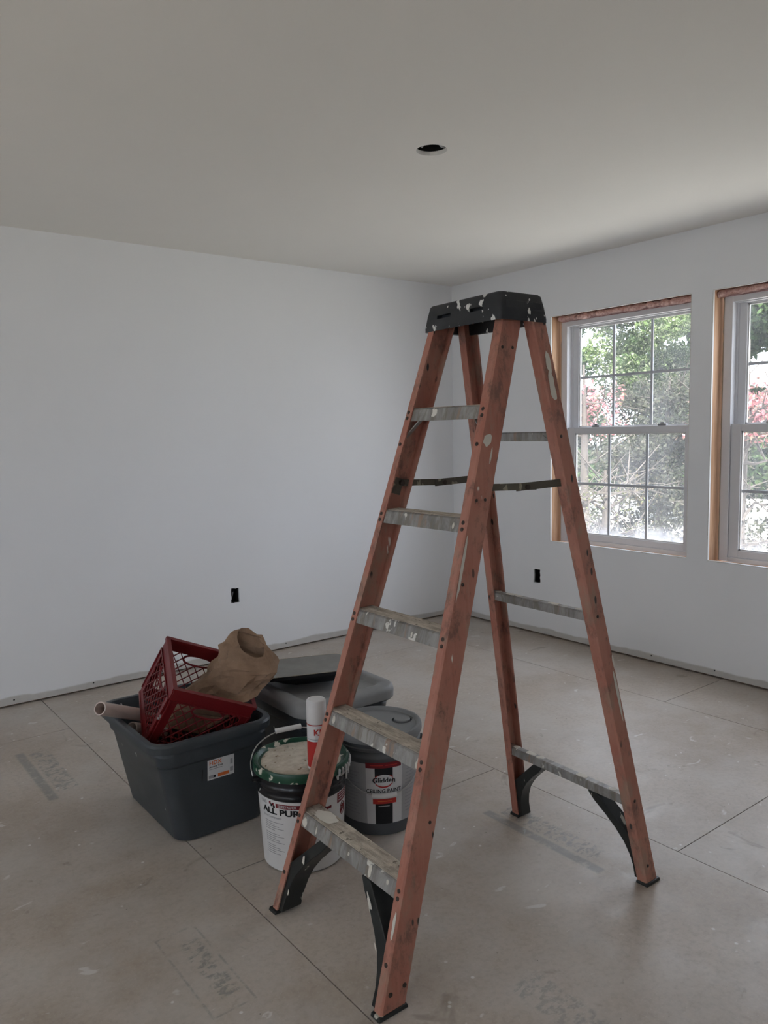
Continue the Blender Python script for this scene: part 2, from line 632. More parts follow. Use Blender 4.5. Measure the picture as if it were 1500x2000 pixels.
def panel(bm, u0, u1, v0, v1, holes, th, tf):
    """slab in (u, v) with thickness th along w; holes = list of polygons (list of (u, v)), tf(u, v, w) -> room point"""
    us, vs = {u0, u1}, {v0, v1}
    cells = []
    for h in holes:
        a, b = min(p[0] for p in h), max(p[0] for p in h)
        c, d = min(p[1] for p in h), max(p[1] for p in h)
        rect = len(h) == 4
        pad = 0 if rect else .01
        cells.append((a - pad, b + pad, c - pad, d + pad, h, rect))
        us |= {a - pad, b + pad}
        vs |= {c - pad, d + pad}
    us, vs = sorted(us), sorted(vs)
    cache = {}

    def V(u, v, w):
        key = (round(u, 6), round(v, 6), w)
        if key not in cache:
            cache[key] = bm.verts.new(tf(u, v, w))
        return cache[key]

    def quad(pts):
        for w, rev in ((0, False), (th, True)):
            q = [V(*p, w) for p in pts]
            bm.faces.new(q[::-1] if rev else q)

    def wallface(a, b):
        bm.faces.new((V(*a, 0), V(*b, 0), V(*b, th), V(*a, th)))
    for a, b in zip(us, us[1:]):
        for c, d in zip(vs, vs[1:]):
            inside = None
            for cell in cells:
                if cell[0] - 1e-6 <= a and b <= cell[1] + 1e-6 and cell[2] - 1e-6 <= c and d <= cell[3] + 1e-6:
                    inside = cell
            if inside is None:
                quad([(a, c), (b, c), (b, d), (a, d)])
    for a, b, c, d, h, rect in cells:
        if rect:
            cor = [(a, c), (b, c), (b, d), (a, d)]
            # split hole edges on the grid
            def seg(p, q):
                pts = [p]
                if p[1] == q[1]:
                    xs = [u for u in us if min(p[0], q[0]) < u < max(p[0], q[0])]
                    xs = xs if q[0] > p[0] else xs[::-1]
                    pts += [(u, p[1]) for u in xs]
                else:
                    ys = [v for v in vs if min(p[1], q[1]) < v < max(p[1], q[1])]
                    ys = ys if q[1] > p[1] else ys[::-1]
                    pts += [(p[0], v) for v in ys]
                return pts + [q]
            for p, q in zip(cor, cor[1:] + cor[:1]):
                s = seg(p, q)
                for e, f in zip(s, s[1:]):
                    wallface(f, e)
        else:
            cx, cy = (a + b) / 2, (c + d) / 2
            outer = []
            for (u, v) in h:
                du, dv = u - cx, v - cy
                k = min((b - cx) / abs(du) if du else 9e9, (d - cy) / abs(dv) if dv else 9e9)
                outer.append((cx + du * k, cy + dv * k))
            n = len(h)
            corners = [(a, c), (b, c), (b, d), (a, d)]
            for i in range(n):
                j = (i + 1) % n
                poly = [h[i], outer[i]]
                A_, B_ = outer[i], outer[j]
                for cc in corners:
                    if not (abs(A_[0] - B_[0]) < 1e-9 or abs(A_[1] - B_[1]) < 1e-9):
                        if (abs(cc[0] - A_[0]) < 1e-9 or abs(cc[1] - A_[1]) < 1e-9) and (abs(cc[0] - B_[0]) < 1e-9 or abs(cc[1] - B_[1]) < 1e-9):
                            poly.append(cc)
                poly += [outer[j], h[j]]
                clean = []
                for p in poly:
                    if not any(abs(p[0] - c2[0]) < 1e-7 and abs(p[1] - c2[1]) < 1e-7 for c2 in clean):
                        clean.append(p)
                if len(clean) > 2:
                    quad(clean)
                wallface(h[j], h[i])
    # outer border
    for p, q, fixed in (((u0, v0), (u1, v0), 'v'), ((u1, v0), (u1, v1), 'u'), ((u1, v1), (u0, v1), 'v'), ((u0, v1), (u0, v0), 'u')):
        if fixed == 'v':
            xs = us if q[0] > p[0] else us[::-1]
            s = [(u, p[1]) for u in xs]
        else:
            ys = vs if q[1] > p[1] else vs[::-1]
            s = [(p[0], v) for v in ys]
        for e, f in zip(s, s[1:]):
            wallface(e, f)
    bmesh.ops.recalc_face_normals(bm, faces=list(bm.faces))


def jrect(a, b, c, d, j=.003, seed=1, n=5):
    """rectangle with a hand-cut, slightly uneven outline (counter-clockwise)"""
    r = random.Random(seed)
    pts = []
    cor = [(a, c), (b, c), (b, d), (a, d)]
    for (p, q) in zip(cor, cor[1:] + cor[:1]):
        for i in range(n):
            t = i / n
            pts.append((p[0] + (q[0] - p[0]) * t + r.uniform(-j, j), p[1] + (q[1] - p[1]) * t + r.uniform(-j, j)))
    return pts


# ------------------------------------------------------------------ the room
bm = NB()
box(bm, XB - .16, XW + .16, YB - .16, YW + .16, -.30, -.019)
floor = obj('floor', bm, 'under', kind='structure')
rows = [(-2.66, -1.44), (-1.44, -.22), (-.22, 1.0), (1.0, 2.2195), (2.2195, 3.4395), (3.4395, XW + .11)]
cuts = [[2.164], [3.79, 1.35, -1.09], [3.79, 1.35, -1.09], [2.164, -.276], [3.79, 1.339, -1.10], [2.164, -.276]]
cuts[0] = [2.164, -.276]
g = .0016
for (x0, x1), cs in zip(rows, cuts):
    ys = [YW + .12] + cs + [YB - .05]
    for a, b in zip(ys, ys[1:]):
        bm = NB()
        box(bm, max(x0, XB - .05) + g, x1 - g, b + g, a - g, -.0185, 0)
        obj('subfloor_panel', bm, 'floor', floor)

# ceiling slab with the cut-out for a recessed lamp
HC = (2.037, 2.301)
circ = [(HC[0] + .059 * math.cos(2 * PI * i / 40) * (1 + .012 * math.sin(i * 2.3)), HC[1] + .059 * math.sin(2 * PI * i / 40)) for i in range(40)]
bm = NB()
panel(bm, XB - .16, XW + .16, YB - .16, YW + .16, [circ], .016, lambda u, v, w: (u, v, H + w))
ceiling = obj('ceiling', bm, 'ceil', kind='structure')
bm = NB()
box(bm, XB - .16, XW + .16, YB - .16, YW + .16, H + .19, H + .24)
obj('attic_deck', bm, 'wood', ceiling)
bm = NB()
lathe(bm, [(.068, .017), (.068, .12), (.06, .125)], (*HC, H), 32, False, True)
can = obj('recess_can', bm, 'dark', ceiling, smooth=True, auto=40, label='dark recess behind the round hole')
for i, pts in enumerate([[(.055, -.01, .02), (.03, -.02, .015), (.01, -.03, .022), (-.01, -.05, .02)], [(-.05, .03, .03), (-.03, .02, .012), (-.035, 0, .018)]]):
    bm = NB()
    tube(bm, [(HC[0] + a, HC[1] + b, H + c) for a, b, c in pts], .004, 6)
    obj('loose_wire', bm, 'label', can, smooth=True)

# long wall (y = YW): drywall slab floating just above the floor, with a hand-cut outlet hole
GAP = .011
OL = jrect(2.125, 2.179, .356, .446, .0025, 3)
bm = NB()
panel(bm, XB - .1, XW + .012, GAP, H, [OL], .0127, lambda u, v, w: (u, YW + w, v))
wl = obj('wall_left', bm, 'wallA', kind='structure')
bm = NB()
box(bm, XB - .1, XW + .16, YW + .11, YW + .15, -.019, H)
box(bm, XB - .1, XW, YW + .030, YW + .11, -.019, .03)
obj('wall_framing', bm, 'wood', wl)


def outlet_box(par, c8):
    bm = NB()
    v = quadbox(bm, c8)
    bmesh.ops.delete(bm, geom=[f for f in bm.faces if all(q in (v[0], v[1], v[4], v[5]) for q in f.verts)], context='FACES')
    return obj('outlet_box', bm, 'dark', par, label='black open outlet box')


def c8(x0, x1, y0, y1, z0, z1):
    return [(x0, y0, z0), (x1, y0, z0), (x1, y1, z0), (x0, y1, z0), (x0, y0, z1), (x1, y0, z1), (x1, y1, z1), (x0, y1, z1)]


outlet_box(wl, c8(2.118, 2.186, YW + .0128, YW + .08, .350, .452))
bm = NB()
tube(bm, [(2.146, YW + .05, .40), (2.148, YW + .02, .42), (2.142, YW + .025, .39), (2.15, YW + .05, .37)], .003, 6)
obj('outlet_wire', bm, 'greyink', wl, smooth=True)

# window wall (x = XW)
holesR = []
for i, (a, b) in enumerate(WIN_R):
    holesR.append([(b, WZ0), (a, WZ0), (a, WZ1), (b, WZ1)])
OR = jrect(3.456, 3.515, .353, .443, .0025, 8)
bm = NB()
panel(bm, YB - .1, YW + .012, GAP, H, holesR + [OR], .0127, lambda u, v, w: (XW + w, u, v))
wr = obj('wall_right', bm, 'wallA', kind='structure')
bm = NB()
panel(bm, YB - .1, YW + .15, -.019, H + .19, [[(b - .042, WZ0 - .02), (a + .004, WZ0 - .02), (a + .004, WZ1 + .012), (b - .042, WZ1 + .012)] for a, b in WIN_R], .012, lambda u, v, w: (XW + .152 + w, u, v))
obj('outer_sheathing', bm, 'siding', wr)
bm = NB()
box(bm, XW + .030, XW + .11, YB, YW, -.019, .03)
obj('wall_framing', bm, 'wood', wr)
bm = NB()
v = quadbox(bm, c8(XW + .0128, XW + .08, 3.449, 3.522, .347, .450))
bmesh.ops.delete(bm, geom=[f for f in bm.faces if all(q in (v[0], v[3], v[4], v[7]) for q in f.verts)], context='FACES')
obj('outlet_box', bm, 'dark', wr, label='black open outlet box')

# the walls behind the camera
bm = NB()
panel(bm, XB - .1, XW + .012, GAP, H, [[(b, WZ0), (a, WZ0), (a, WZ1), (b, WZ1)] for a, b in WIN_B], .0127, lambda u, v, w: (u, YB - w, v))
wb = obj('wall_back', bm, 'wallB', kind='structure')
bm = NB()
panel(bm, XB - .1, XW + .16, -.019, H + .19, [[(b - .042, WZ0 - .02), (a + .004, WZ0 - .02), (a + .004, WZ1 + .012), (b - .042, WZ1 + .012)] for a, b in WIN_B], .012, lambda u, v, w: (u, YB - .152 - w, v))
obj('outer_sheathing', bm, 'siding', wb)
bm = NB()
panel(bm, YB - .012, YW, GAP, H, [[(b, WZ0), (a, WZ0), (a, WZ1), (b, WZ1)] for a, b in WIN_N], .0127, lambda u, v, w: (XB - w, u, v))
wn = obj('wall_near', bm, 'wallB', kind='structure')
bm = NB()
panel(bm, YB - .16, YW + .16, -.019, H + .19, [[(b - .042, WZ0 - .02), (a + .004, WZ0 - .02), (a + .004, WZ1 + .012), (b - .042, WZ1 + .012)] for a, b in WIN_N], .012, lambda u, v, w: (XB - .152 - w, u, v))
obj('outer_sheathing', bm, 'siding', wn)

# drywall screws along the bare strip at the foot of the walls
for par, pts in ((wl, [(.866, YW, .034), (1.273, YW, .038), (1.68, YW, .035), (2.09, YW, .036), (2.5, YW, .037)]), (wr, [(XW, 2.205, .040), (XW, 2.601, .038), (XW, 3.0, .037), (XW, 1.80, .04)])):
    for p in pts:
        bm = NB()
        n = Vector((0, -1, 0)) if par is wl else Vector((-1, 0, 0))
        tube(bm, [Vector(p) - n * .001, Vector(p) + n * .0012], .0045, 8)
        obj('screw', bm, 'ink', par)


# ------------------------------------------------------------------ windows
def make_window(idx, tf, side_lamps=True):
    """local u along the wall (u = 0 at the opening's low edge), v outwards, z up"""
    ww = .978
    root = bpy.data.objects.new('window_%d' % idx, None)
    COL.objects.link(root)
    root['kind'] = 'structure'
    root.location = tf(ww / 2, .1, WZ0)
    ORG[root.name] = Vector(root.location)

    def part(name, boxes, mat, par=root, bevel=.002, **kw):
        bm = NB()
        for q in boxes:
            box(bm, *q, tf=tf)
        return obj(name, bm, mat, par, bevel=bevel, **kw)
    f0, f1 = -.029, .961           # vinyl frame
    zb, zt = .643, 2.070
    # rough wooden opening
    part('jamb_stud', [(ww + .003, ww + .041, .0135, .150, WZ0 - .02, WZ1 + .012)], 'wood', label='rough wooden stud beside the frame')
    part('jamb_stud', [(-.079, -.041, .0135, .150, WZ0 - .02, WZ1 + .012)], 'wood')
    part('header', [(-.079, ww + .041, .0135, .150, WZ1 + .012, WZ1 + .05)], 'wood')
    part('rough_sill', [(-.079, ww + .041, .0135, .150, WZ0 - .058, WZ0 - .02)], 'wood')
    # vinyl frame
    part('frame', [(f1 - .046, f1, .085, .175, zb, zt)], 'vinyl')
    part('frame', [(f0, f0 + .046, .085, .175, zb, zt)], 'vinyl')
    part('frame', [(f0 + .046, f1 - .046, .085, .175, zt - .030, zt), (f0 + .046, f1 - .046, .110, .175, zt - .036, zt - .030)], 'vinyl')
    part('frame', [(f0 + .046, f1 - .046, .085, .175, zb, zb + .022)], 'vinyl')
    part('track', [(f1 - .060, f1 - .046, .128, .134, 1.39, zt - .03), (f0 + .046, f0 + .060, .128, .134, 1.39, zt - .03)], 'vinyl', bevel=0)
    cu = (f0 + f1) / 2
    gw = .392                       # half glass width

    def sash(name, v0, v1, z0, z1, g0, g1, glass):
        s0, s1 = f0 + .047, f1 - .047
        bm = NB()
        box(bm, s0, cu - gw, v0, v1, z0, z1, tf)
        s = obj(name, bm, 'vinyl', root, bevel=.002)
        for nm, q in (('stile', (cu + gw, s1, v0, v1, z0, z1)), ('rail', (cu - gw, cu + gw, v0, v1, z0, g0)), ('rail', (cu - gw, cu + gw, v0, v1, g1, z1))):
            part(nm, [q], 'vinyl', s)
        vm = (v0 + v1) / 2
        part('glazing_bead', [(cu - gw, cu + gw, v0 + .006, vm, g0, g0 + .008), (cu - gw, cu + gw, v0 + .006, vm, g1 - .008, g1),
                              (cu - gw, cu - gw + .008, v0 + .006, vm, g0, g1), (cu + gw - .008, cu + gw, v0 + .006, vm, g0, g1)], 'white', s, bevel=0)
        for d in (-.134, .134):
            part('muntin', [(cu + d - .008, cu + d + .008, vm - .003, vm + .003, g0, g1)], 'muntin', s, bevel=0)
        zm = (g0 + g1) / 2
        part('muntin', [(cu - gw, cu + gw, vm - .0029, vm + .0029, zm - .008, zm + .008)], 'muntin', s, bevel=0)
        for i in range(3):
            a = [cu - gw, cu - .134, cu + .134, cu + gw]
            for z_a, z_b in ((g0, zm), (zm, g1)):
                bm = NB()
                vs = [bm.verts.new(tf(*p)) for p in ((a[i], vm + .004, z_a), (a[i + 1], vm + .004, z_a), (a[i + 1], vm + .004, z_b), (a[i], vm + .004, z_b))]
                bm.faces.new(vs)
                obj('pane', bm, glass if idx < 3 else 'glassC', s)
        return s
    sash('sash_upper', .132, .162, 1.356, zt - .032, 1.392, 2.028, 'glassU')
    lo = sash('sash_lower', .096, .126, zb + .010, 1.392, .706, 1.354, 'glassL')
    for d in (-.235, .235):
        part('sash_lock', [(cu + d - .028, cu + d + .028, .100, .122, 1.392, 1.404), (cu + d - .012, cu + d + .012, .104, .116, 1.404, 1.414)], 'greyink', lo, bevel=.003)
    for d in (-.33, .33):
        part('tilt_latch', [(cu + d - .03, cu + d + .03, .126, .132, 2.036, 2.042)], 'white', root, bevel=.001)
    part('sill_shim', [(0, ww, .02, .084, WZ0 - .019, WZ0 - .012)], 'wood', root, bevel=0)
    # lumpy pink insulation stuffed above the frame, and a thin foam line beside it
    rnd = random.Random(40 + idx)
    n = 90
    bm = NB()
    rings = []
    for i in range(n + 1):
        u = .002 + (ww - .004) * i / n
        a = mnoise.noise(Vector((u * 14, idx * 3.1, 0)))
        b = mnoise.noise(Vector((u * 31, idx * 3.1, 7)))
        lowz = zt + .006 + .024 * max(-.25, a) + .010 * b
        vfront = .052 + .030 * b + .020 * a
        c_ = mnoise.noise(Vector((u * 55, idx * 3.1, 11)))
        mz = (lowz + WZ1 + .0115) / 2
        rings.append([tf(u, vfront + .010 * c_, mz - .004), tf(u, vfront + .008, lowz + .006 * c_), tf(u, .12, zt + .004), tf(u, .14, zt + .015), tf(u, .14, WZ1 + .0115), tf(u, vfront + .030 - .010 * c_, WZ1 + .0115)])
    loft(bm, rings)
    bmesh.ops.recalc_face_normals(bm, faces=list(bm.faces))
    obj('insulation', bm, 'pink', root, smooth=True, label='pink fibrous insulation stuffed above the frame')
    bm = NB()
    pts = [tf(f1 + .006 + .004 * mnoise.noise(Vector((z * 16, idx, 0))), .10, z) for z in [zb + .0 + (zt - zb) * i / 40 for i in range(41)]]
    tube(bm, pts, [.007 + .004 * mnoise.noise(Vector((i * .9, idx, 5))) for i in range(41)], 6)
    obj('foam_bead', bm, 'cream', root, smooth=True)
    # torn drywall paper along the cut edges
    for (p0, p1, nx, nz) in (((0, WZ0), (ww, WZ0), 0, -1), ((0, WZ0), (0, WZ1), -1, 0), ((ww, WZ0), (ww, WZ1), 1, 0), ((0, WZ1), (ww, WZ1), 0, 1)):
        bm = NB()
        L_ = math.hypot(p1[0] - p0[0], p1[1] - p0[1])
        k = int(L_ / .012)
        A_, B_ = [], []
        for i in range(k + 1):
            t = i / k
            u, z = p0[0] + (p1[0] - p0[0]) * t, p0[1] + (p1[1] - p0[1]) * t
            w = .0025 + .0035 * abs(mnoise.noise(Vector((t * L_ * 30, idx + nx * 3, nz * 5)))) * (2.2 if nz == -1 else 1)
            A_.append(bm.verts.new(tf(u, -.0012, z)))
            B_.append(bm.verts.new(tf(u + nx * w, -.0016, z + nz * w)))
        for i in range(k):
            bm.faces.new((A_[i], A_[i + 1], B_[i + 1], B_[i]))
        obj('torn_paper', bm, 'gyp', root)
    return root


wi = 1
for a, b in WIN_R:
    make_window(wi, lambda u, v, z, b=b: (XW + v, b + u, z))
    wi += 1
for a, b in WIN_B:
    make_window(wi, lambda u, v, z, b=b: (b + u, YB - v, z))
    wi += 1
for a, b in WIN_N:
    make_window(wi, lambda u, v, z, b=b: (XB - v, b + u, z))
    wi += 1

# ------------------------------------------------------------------ step ladder
NFb, NFt = Vector((1.013, 1.365, 0)), Vector((1.543, 1.469, 1.675))
FFb, FFt = Vector((1.032, 1.912, 0)), Vector((1.532, 1.756, 1.675))
RNb, RNt = Vector((1.970, 1.287, 0)), Vector((1.640, 1.452, 1.683))
RFb, RFt = Vector((1.992, 1.858, 0)), Vector((1.650, 1.757, 1.681))
ladder = thing('step_ladder', 'open orange fiberglass stepladder with black top cap, splattered with paint', 'ladder', (1.5, 1.6, 0))


def at(b, t, z):
    return b + (t - b) * ((z - b.z) / (t.z - b.z))


class Rail:
    def __init__(s, b, t, out, w, fl, th=.0045, z1=1.715):
        s.b, s.t_, s.w, s.fl, s.th = b, t, w, fl, th
        s.t = (t - b).normalized()
        o = Vector((0, out, 0))
        s.dep = (Vector((1, 0, 0)) - s.t * s.t.x).normalized()
        s.inn = s.t.cross(s.dep) if out < 0 else s.dep.cross(s.t)
        if s.inn.y * out > 0:
            s.inn = -s.inn
        s.z1 = z1

    def pt(s, a, c, z):
        """point at depth a, inward c on the rail at height z"""
        p = s.b + s.dep * a + s.inn * c
        return p + s.t * ((z - p.z) / s.t.z)

    def build(s, name):
        th, r = s.th, .004
        sec = [(r, 0), (s.w - r, 0), (s.w, r), (s.w, s.fl), (s.w - th, s.fl), (s.w - th, th), (th, th), (th, s.fl), (0, s.fl), (0, r)]
        bm = NB()
        zs = [.004, .4, .8, 1.2, s.z1]
        loft(bm, [[s.pt(a, c, z) for a, c in sec] for z in zs])
        bmesh.ops.recalc_face_normals(bm, faces=list(bm.faces))
        return obj(name, bm, 'fib', ladder)

    def rivet(s, par, a, c, z, n, r=.0055):
        p = s.pt(a, c, z)
        bm = NB()
        n = n.normalized()
        tube(bm, [p - n * .002, p + n * .0014, p + n * .0026], [r, r, r * .55], 10)
        return obj('rivet', bm, 'rivet', par, smooth=True, auto=35)


NFR, FFR = Rail(NFb, NFt, -1, .074, .027), Rail(FFb, FFt, 1, .074, .027)
RNR, RFR = Rail(RNb, RNt, -1, .056, .031), Rail(RFb, RFt, 1, .056, .031)
oNF, oFF = NFR.build('front_rail'), FFR.build('front_rail')
oRN, oRF = RNR.build('rear_rail'), RFR.build('rear_rail')
STEPZ = [.287, .578, .868, 1.155, 1.447]
for R_, o in ((NFR, oNF), (FFR, oFF)):
    for z in STEPZ:
        for dz in (-.010, -.027):
            R_.rivet(o, 0, .013, z + dz, -R_.dep)
    R_.rivet(o, 0, .013, .115, -R_.dep)
    R_.rivet(o, 0, .013, 1.345, -R_.dep)
for a, z in ((.018, .05), (.058, .055), (.018, 1.60), (.055, 1.60), (.020, 1.20), (.05, 1.20), (.05, .42), (.022, .99)):
    NFR.rivet(oNF, a, 0, z, -NFR.inn, .006 if z < .1 else .0045)
for z in (.27, .84, 1.36, .06):
    RNR.rivet(oRN, .022, 0, z, -RNR.inn, .005)

# dried paint splashes on the near rail and the near rear rail
SP = [('n', .022, 1.355, .014, .016), ('n', .043, 1.315, .003, .02), ('n', .010, 1.03, .0045, .085), ('n', -.5, .20, .005, .03),
      ('r', .026, 1.50, .012, .038), ('r', .030, 1.565, .01, .03), ('r', .042, .60, .006, .075), ('r', .05, .70, .004, .02)]
for kind, a, z, ra, rz in SP:
    R_, par = (NFR, oNF) if kind == 'n' else (RNR, oRN)
    bm = NB()
    c = []
    for i in range(22):
        t = 2 * PI * i / 22
        k = 1 + .35 * mnoise.noise(Vector((math.cos(t) * 1.7, math.sin(t) * 1.7, z * 9)))
        if a < 0:
            p = R_.pt(0, .010 + ra * k * math.cos(t), z + rz * k * math.sin(t)) - R_.dep * .0012
        else:
            p = R_.pt(a + ra * k * math.cos(t), 0, z + rz * k * math.sin(t)) - R_.inn * .0012
        c.append(bm.verts.new(p))
    bm.faces.new(c)
    obj('paint_splash', bm, 'splash', par, label='dried cream paint splash')

STEPS = []
# steps: folded channels with a ridged tread
for i, z in enumerate(STEPZ):
    def P(side, a, zz):
        R_ = NFR if side == 0 else FFR
        return R_.pt(a, R_.th, zz)
    th, hgt, dep = .003, .036, .0665
    f0 = .0048
    bm = NB()
    prof = [(f0, -hgt), (f0, -.003), (f0 + .003, 0), (dep, 0), (dep, -hgt * .8), (dep - th, -hgt * .8), (dep - th, -th), (f0 + th, -th), (f0 + th, -hgt)]
    ends = []
    for side in (0, 1):
        base = P(side, f0, z)
        xd = P(side, dep, z) - base
        xd.z = 0
        L_ = xd.length
        xd.normalize()
        lean = P(side, f0, z - hgt) - base
        row = []
        for a, dz in prof:
            p = base + xd * ((a - f0) * L_ / (dep - f0)) + Vector((0, 0, dz))
            if a < f0 + .004:
                p += Vector((lean.x, 0, 0)) * (-dz / hgt)
            row.append(p)
        ends.append(row)
    loft(bm, ends)
    bmesh.ops.recalc_face_normals(bm, faces=list(bm.faces))
    st = obj('step', bm, 'step', ladder)
    STEPS.append((st, ends))
    # tread ridges
    bm = NB()
    A_, B_ = ends[0][2], ends[1][2]
    A2, B2 = ends[0][3], ends[1][3]
    nr = 13
    rows_ = []
    for r in range(nr * 2 + 1):
        t = .03 + .95 * r / (nr * 2)
        hz = .0022 if r % 2 else .0006
        rows_.append([A_.lerp(A2, t) + Vector((0, .002, hz)), B_.lerp(B2, t) + Vector((0, -.002, hz))])
    top = [[bm.verts.new(p) for p in rr] for rr in rows_]
    for r0, r1 in zip(top, top[1:]):
        bm.faces.new((r0[0], r1[0], r1[1], r0[1]))
    obj('tread', bm, 'tread', st, label='ridged tread caked with tan dust')

# spilled paint on the lowest step
bm = NB()
z0 = STEPZ[0] + .0032
ctr = (FFR.pt(.034, .09, STEPZ[0]) + Vector((0, 0, .003)))
vs = []
for i in range(26):
    t = 2 * PI * i / 26
    k = 1 + .3 * mnoise.noise(Vector((math.cos(t) * 2, math.sin(t) * 2, 3)))
    vs.append(bm.verts.new((ctr.x + .024 * k * math.cos(t), ctr.y + .045 * k * math.sin(t), z0)))
bm.faces.new(vs)
obj('paint_splash', bm, 'splash', ladder, label='pool of dried cream paint on the lowest step')


def splash(par, c, u, v, ru, rv, seed, label='dried cream paint streak'):
    """irregular thin blot round c in the plane of u and v"""
    bm = NB()
    vs = []
    for i in range(18):
        t = 2 * PI * i / 18
        k = 1 + .38 * mnoise.noise(Vector((math.cos(t) * 1.9, math.sin(t) * 1.9, seed * 3.7)))
        vs.append(bm.verts.new(c + u * (ru * k * math.cos(t)) + v * (rv * k * math.sin(t))))
    bm.faces.new(vs)
    return obj('paint_splash', bm, 'splash', par, label=label)


for si, t, ru, z_mid, rv in ((0, .27, .0065, .55, .016), (0, .93, .012, .45, .013), (0, .80, .004, .5, .012), (1, .05, .010, .5, .013), (1, .91, .007, .55, .013), (2, .96, .006, .5, .012), (2, .33, .004, .4, .008), (3, .13, .004, .45, .009), (0, .12, .005, .7, .006), (0, .47, .004, .6, .005)):
    par, ends = STEPS[si]
    lo_, hi_ = ends[0][0].lerp(ends[1][0], t), ends[0][1].lerp(ends[1][1], t)
    u = (ends[1][1] - ends[0][1]).normalized()
    v = (hi_ - lo_).normalized()
    splash(par, lo_.lerp(hi_, z_mid) + Vector((-.0009, 0, 0)), u, v, ru, rv, si * 10 + t * 7)


# cap: hollow moulded top
CA = math.radians(-3.0)


def capp(u, v, z):
    """u across (near end negative), v depth, about the cap centre"""
    cx, cy = 1.611, 1.606
    return (cx + v * math.cos(CA) - u * math.sin(CA), cy + v * math.sin(CA) + u * math.cos(CA), z)


def capring(hu, hv, z, r=.02):
    return [capp(y, x, z) for x, y in rrect(-hv, hv, -hu, hu, r, 4)]


bm = NB()
rings = [capring(.162, .089, 1.670, .010), capring(.162, .089, 1.680, .010), capring(.158, .084, 1.712, .011), capring(.1525, .0785, 1.740, .012), capring(.148, .074, 1.745, .012)]
inner = [capring(.136, .062, 1.739, .02), capring(.152, .079, 1.712, .016), capring(.155, .083, 1.672, .014)]
loft(bm, rings[::-1][:0] or rings, False, True)
loft(bm, inner, True, False)
R0 = [v for v in bm.verts]
n = len(rings[0])
a0 = R0[:n]
b0 = R0[n * 5 + n * 2:n * 5 + n * 3]
for k in range(n):
    bm.faces.new((b0[k], b0[(k + 1) % n], a0[(k + 1) % n], a0[k]))
bmesh.ops.recalc_face_normals(bm, faces=list(bm.faces))
capo = obj('top_cap', bm, 'cap', ladder, smooth=True, auto=35, label='black paint-flecked plastic top cap')


def cut(o, bm):
    """cut a solid (built in room coordinates) out of a finished mesh object"""
    me = bpy.data.meshes.new('cutter')
    bm.to_mesh(me)
    bm.free()
    c = bpy.data.objects.new('cutter', me)
    COL.objects.link(c)
    md = o.modifiers.new('cut', 'BOOLEAN')
    md.operation = 'DIFFERENCE'
    md.solver = 'EXACT'
    md.object = c
    bpy.context.view_layer.update()
    dg = bpy.context.evaluated_depsgraph_get()
    new = bpy.data.meshes.new_from_object(o.evaluated_get(dg))
    o.modifiers.remove(md)
    old = o.data
    o.data = new
    bpy.data.meshes.remove(old)
    bpy.data.objects.remove(c)
    bpy.data.meshes.remove(me)


# two slots cut through the long face, each with a moulded pocket behind it
for u in (.075, -.062):
    bm = NB()
    quadbox(bm, [capp(p, q, z) for z in (1.703, 1.713) for p, q in ((u - .030, -.10), (u + .030, -.10), (u + .030, -.068), (u - .030, -.068))])
    cut(capo, bm)
    bm = NB()
    v = quadbox(bm, [capp(p, q, z) for z in (1.7022, 1.7138) for p, q in ((u - .031, -.0835), (u + .031, -.0835), (u + .031, -.066), (u - .031, -.066))])
    bmesh.ops.delete(bm, geom=[f for f in bm.faces if all(q in (v[0], v[1], v[4], v[5]) for q in f.verts)], context='FACES')
    obj('slot', bm, 'cap', capo)
# raised end plate
bm = NB()
quadbox(bm, [capp(-.1615, -.070, 1.676), capp(-.1615, .074, 1.676), capp(-.159, .074, 1.676), capp(-.159, -.070, 1.676),
             capp(-.1575, -.062, 1.722), capp(-.1575, .066, 1.722), capp(-.1555, .066, 1.722), capp(-.1555, -.062, 1.722)])
obj('end_plate', bm, 'cap', capo, bevel=.002)

# rear cross bars
for z in (1.373, .850, .277):
    bm = NB()
    a, b = RNR.pt(.006, .004, z - .013), RFR.pt(.006, .004, z - .013)
    t = (b - a).normalized()
    dx = t.cross(Vector((0, 0, 1))).normalized()
    if dx.x < 0:
        dx = -dx
    prof = [(0, -.013), (0, .010), (.004, .0135), (.026, .0135), (.030, .010), (.030, -.013), (.027, -.013), (.027, .008), (.003, .008), (.003, -.013)]
    loft(bm, [[p + dx * u + Vector((0, 0, v)) for u, v in prof] for p in (a, b)])
    bmesh.ops.recalc_face_normals(bm, faces=list(bm.faces))
    rb = obj('rear_bar', bm, 'step', ladder)
    for j_, t_ in enumerate((.93, .80, .72, .38, .15)):
        c_ = a.lerp(b, t_) + dx * .016 + Vector((0, 0, .0142))
        splash(rb, c_, t, dx, (.012, .022, .014, .020, .012)[j_], .012, z * 9 + j_)

# small diagonal braces below the top step and the top rear bar
for (R_, a, z, c) in ((NFR, .02, 1.447, .055), (FFR, .02, 1.447, .055)):
    bm = NB()
    bar(bm, R_.pt(a, R_.th, z - .085), R_.pt(a, c, z - .030), .018, .003, (0, 0, 1))
    obj('brace', bm, 'step', ladder)
bm = NB()
bar(bm, RNR.pt(.012, .004, 1.325), RNR.pt(.012, .05, 1.362), .016, .003)
obj('brace', bm, 'step', ladder)

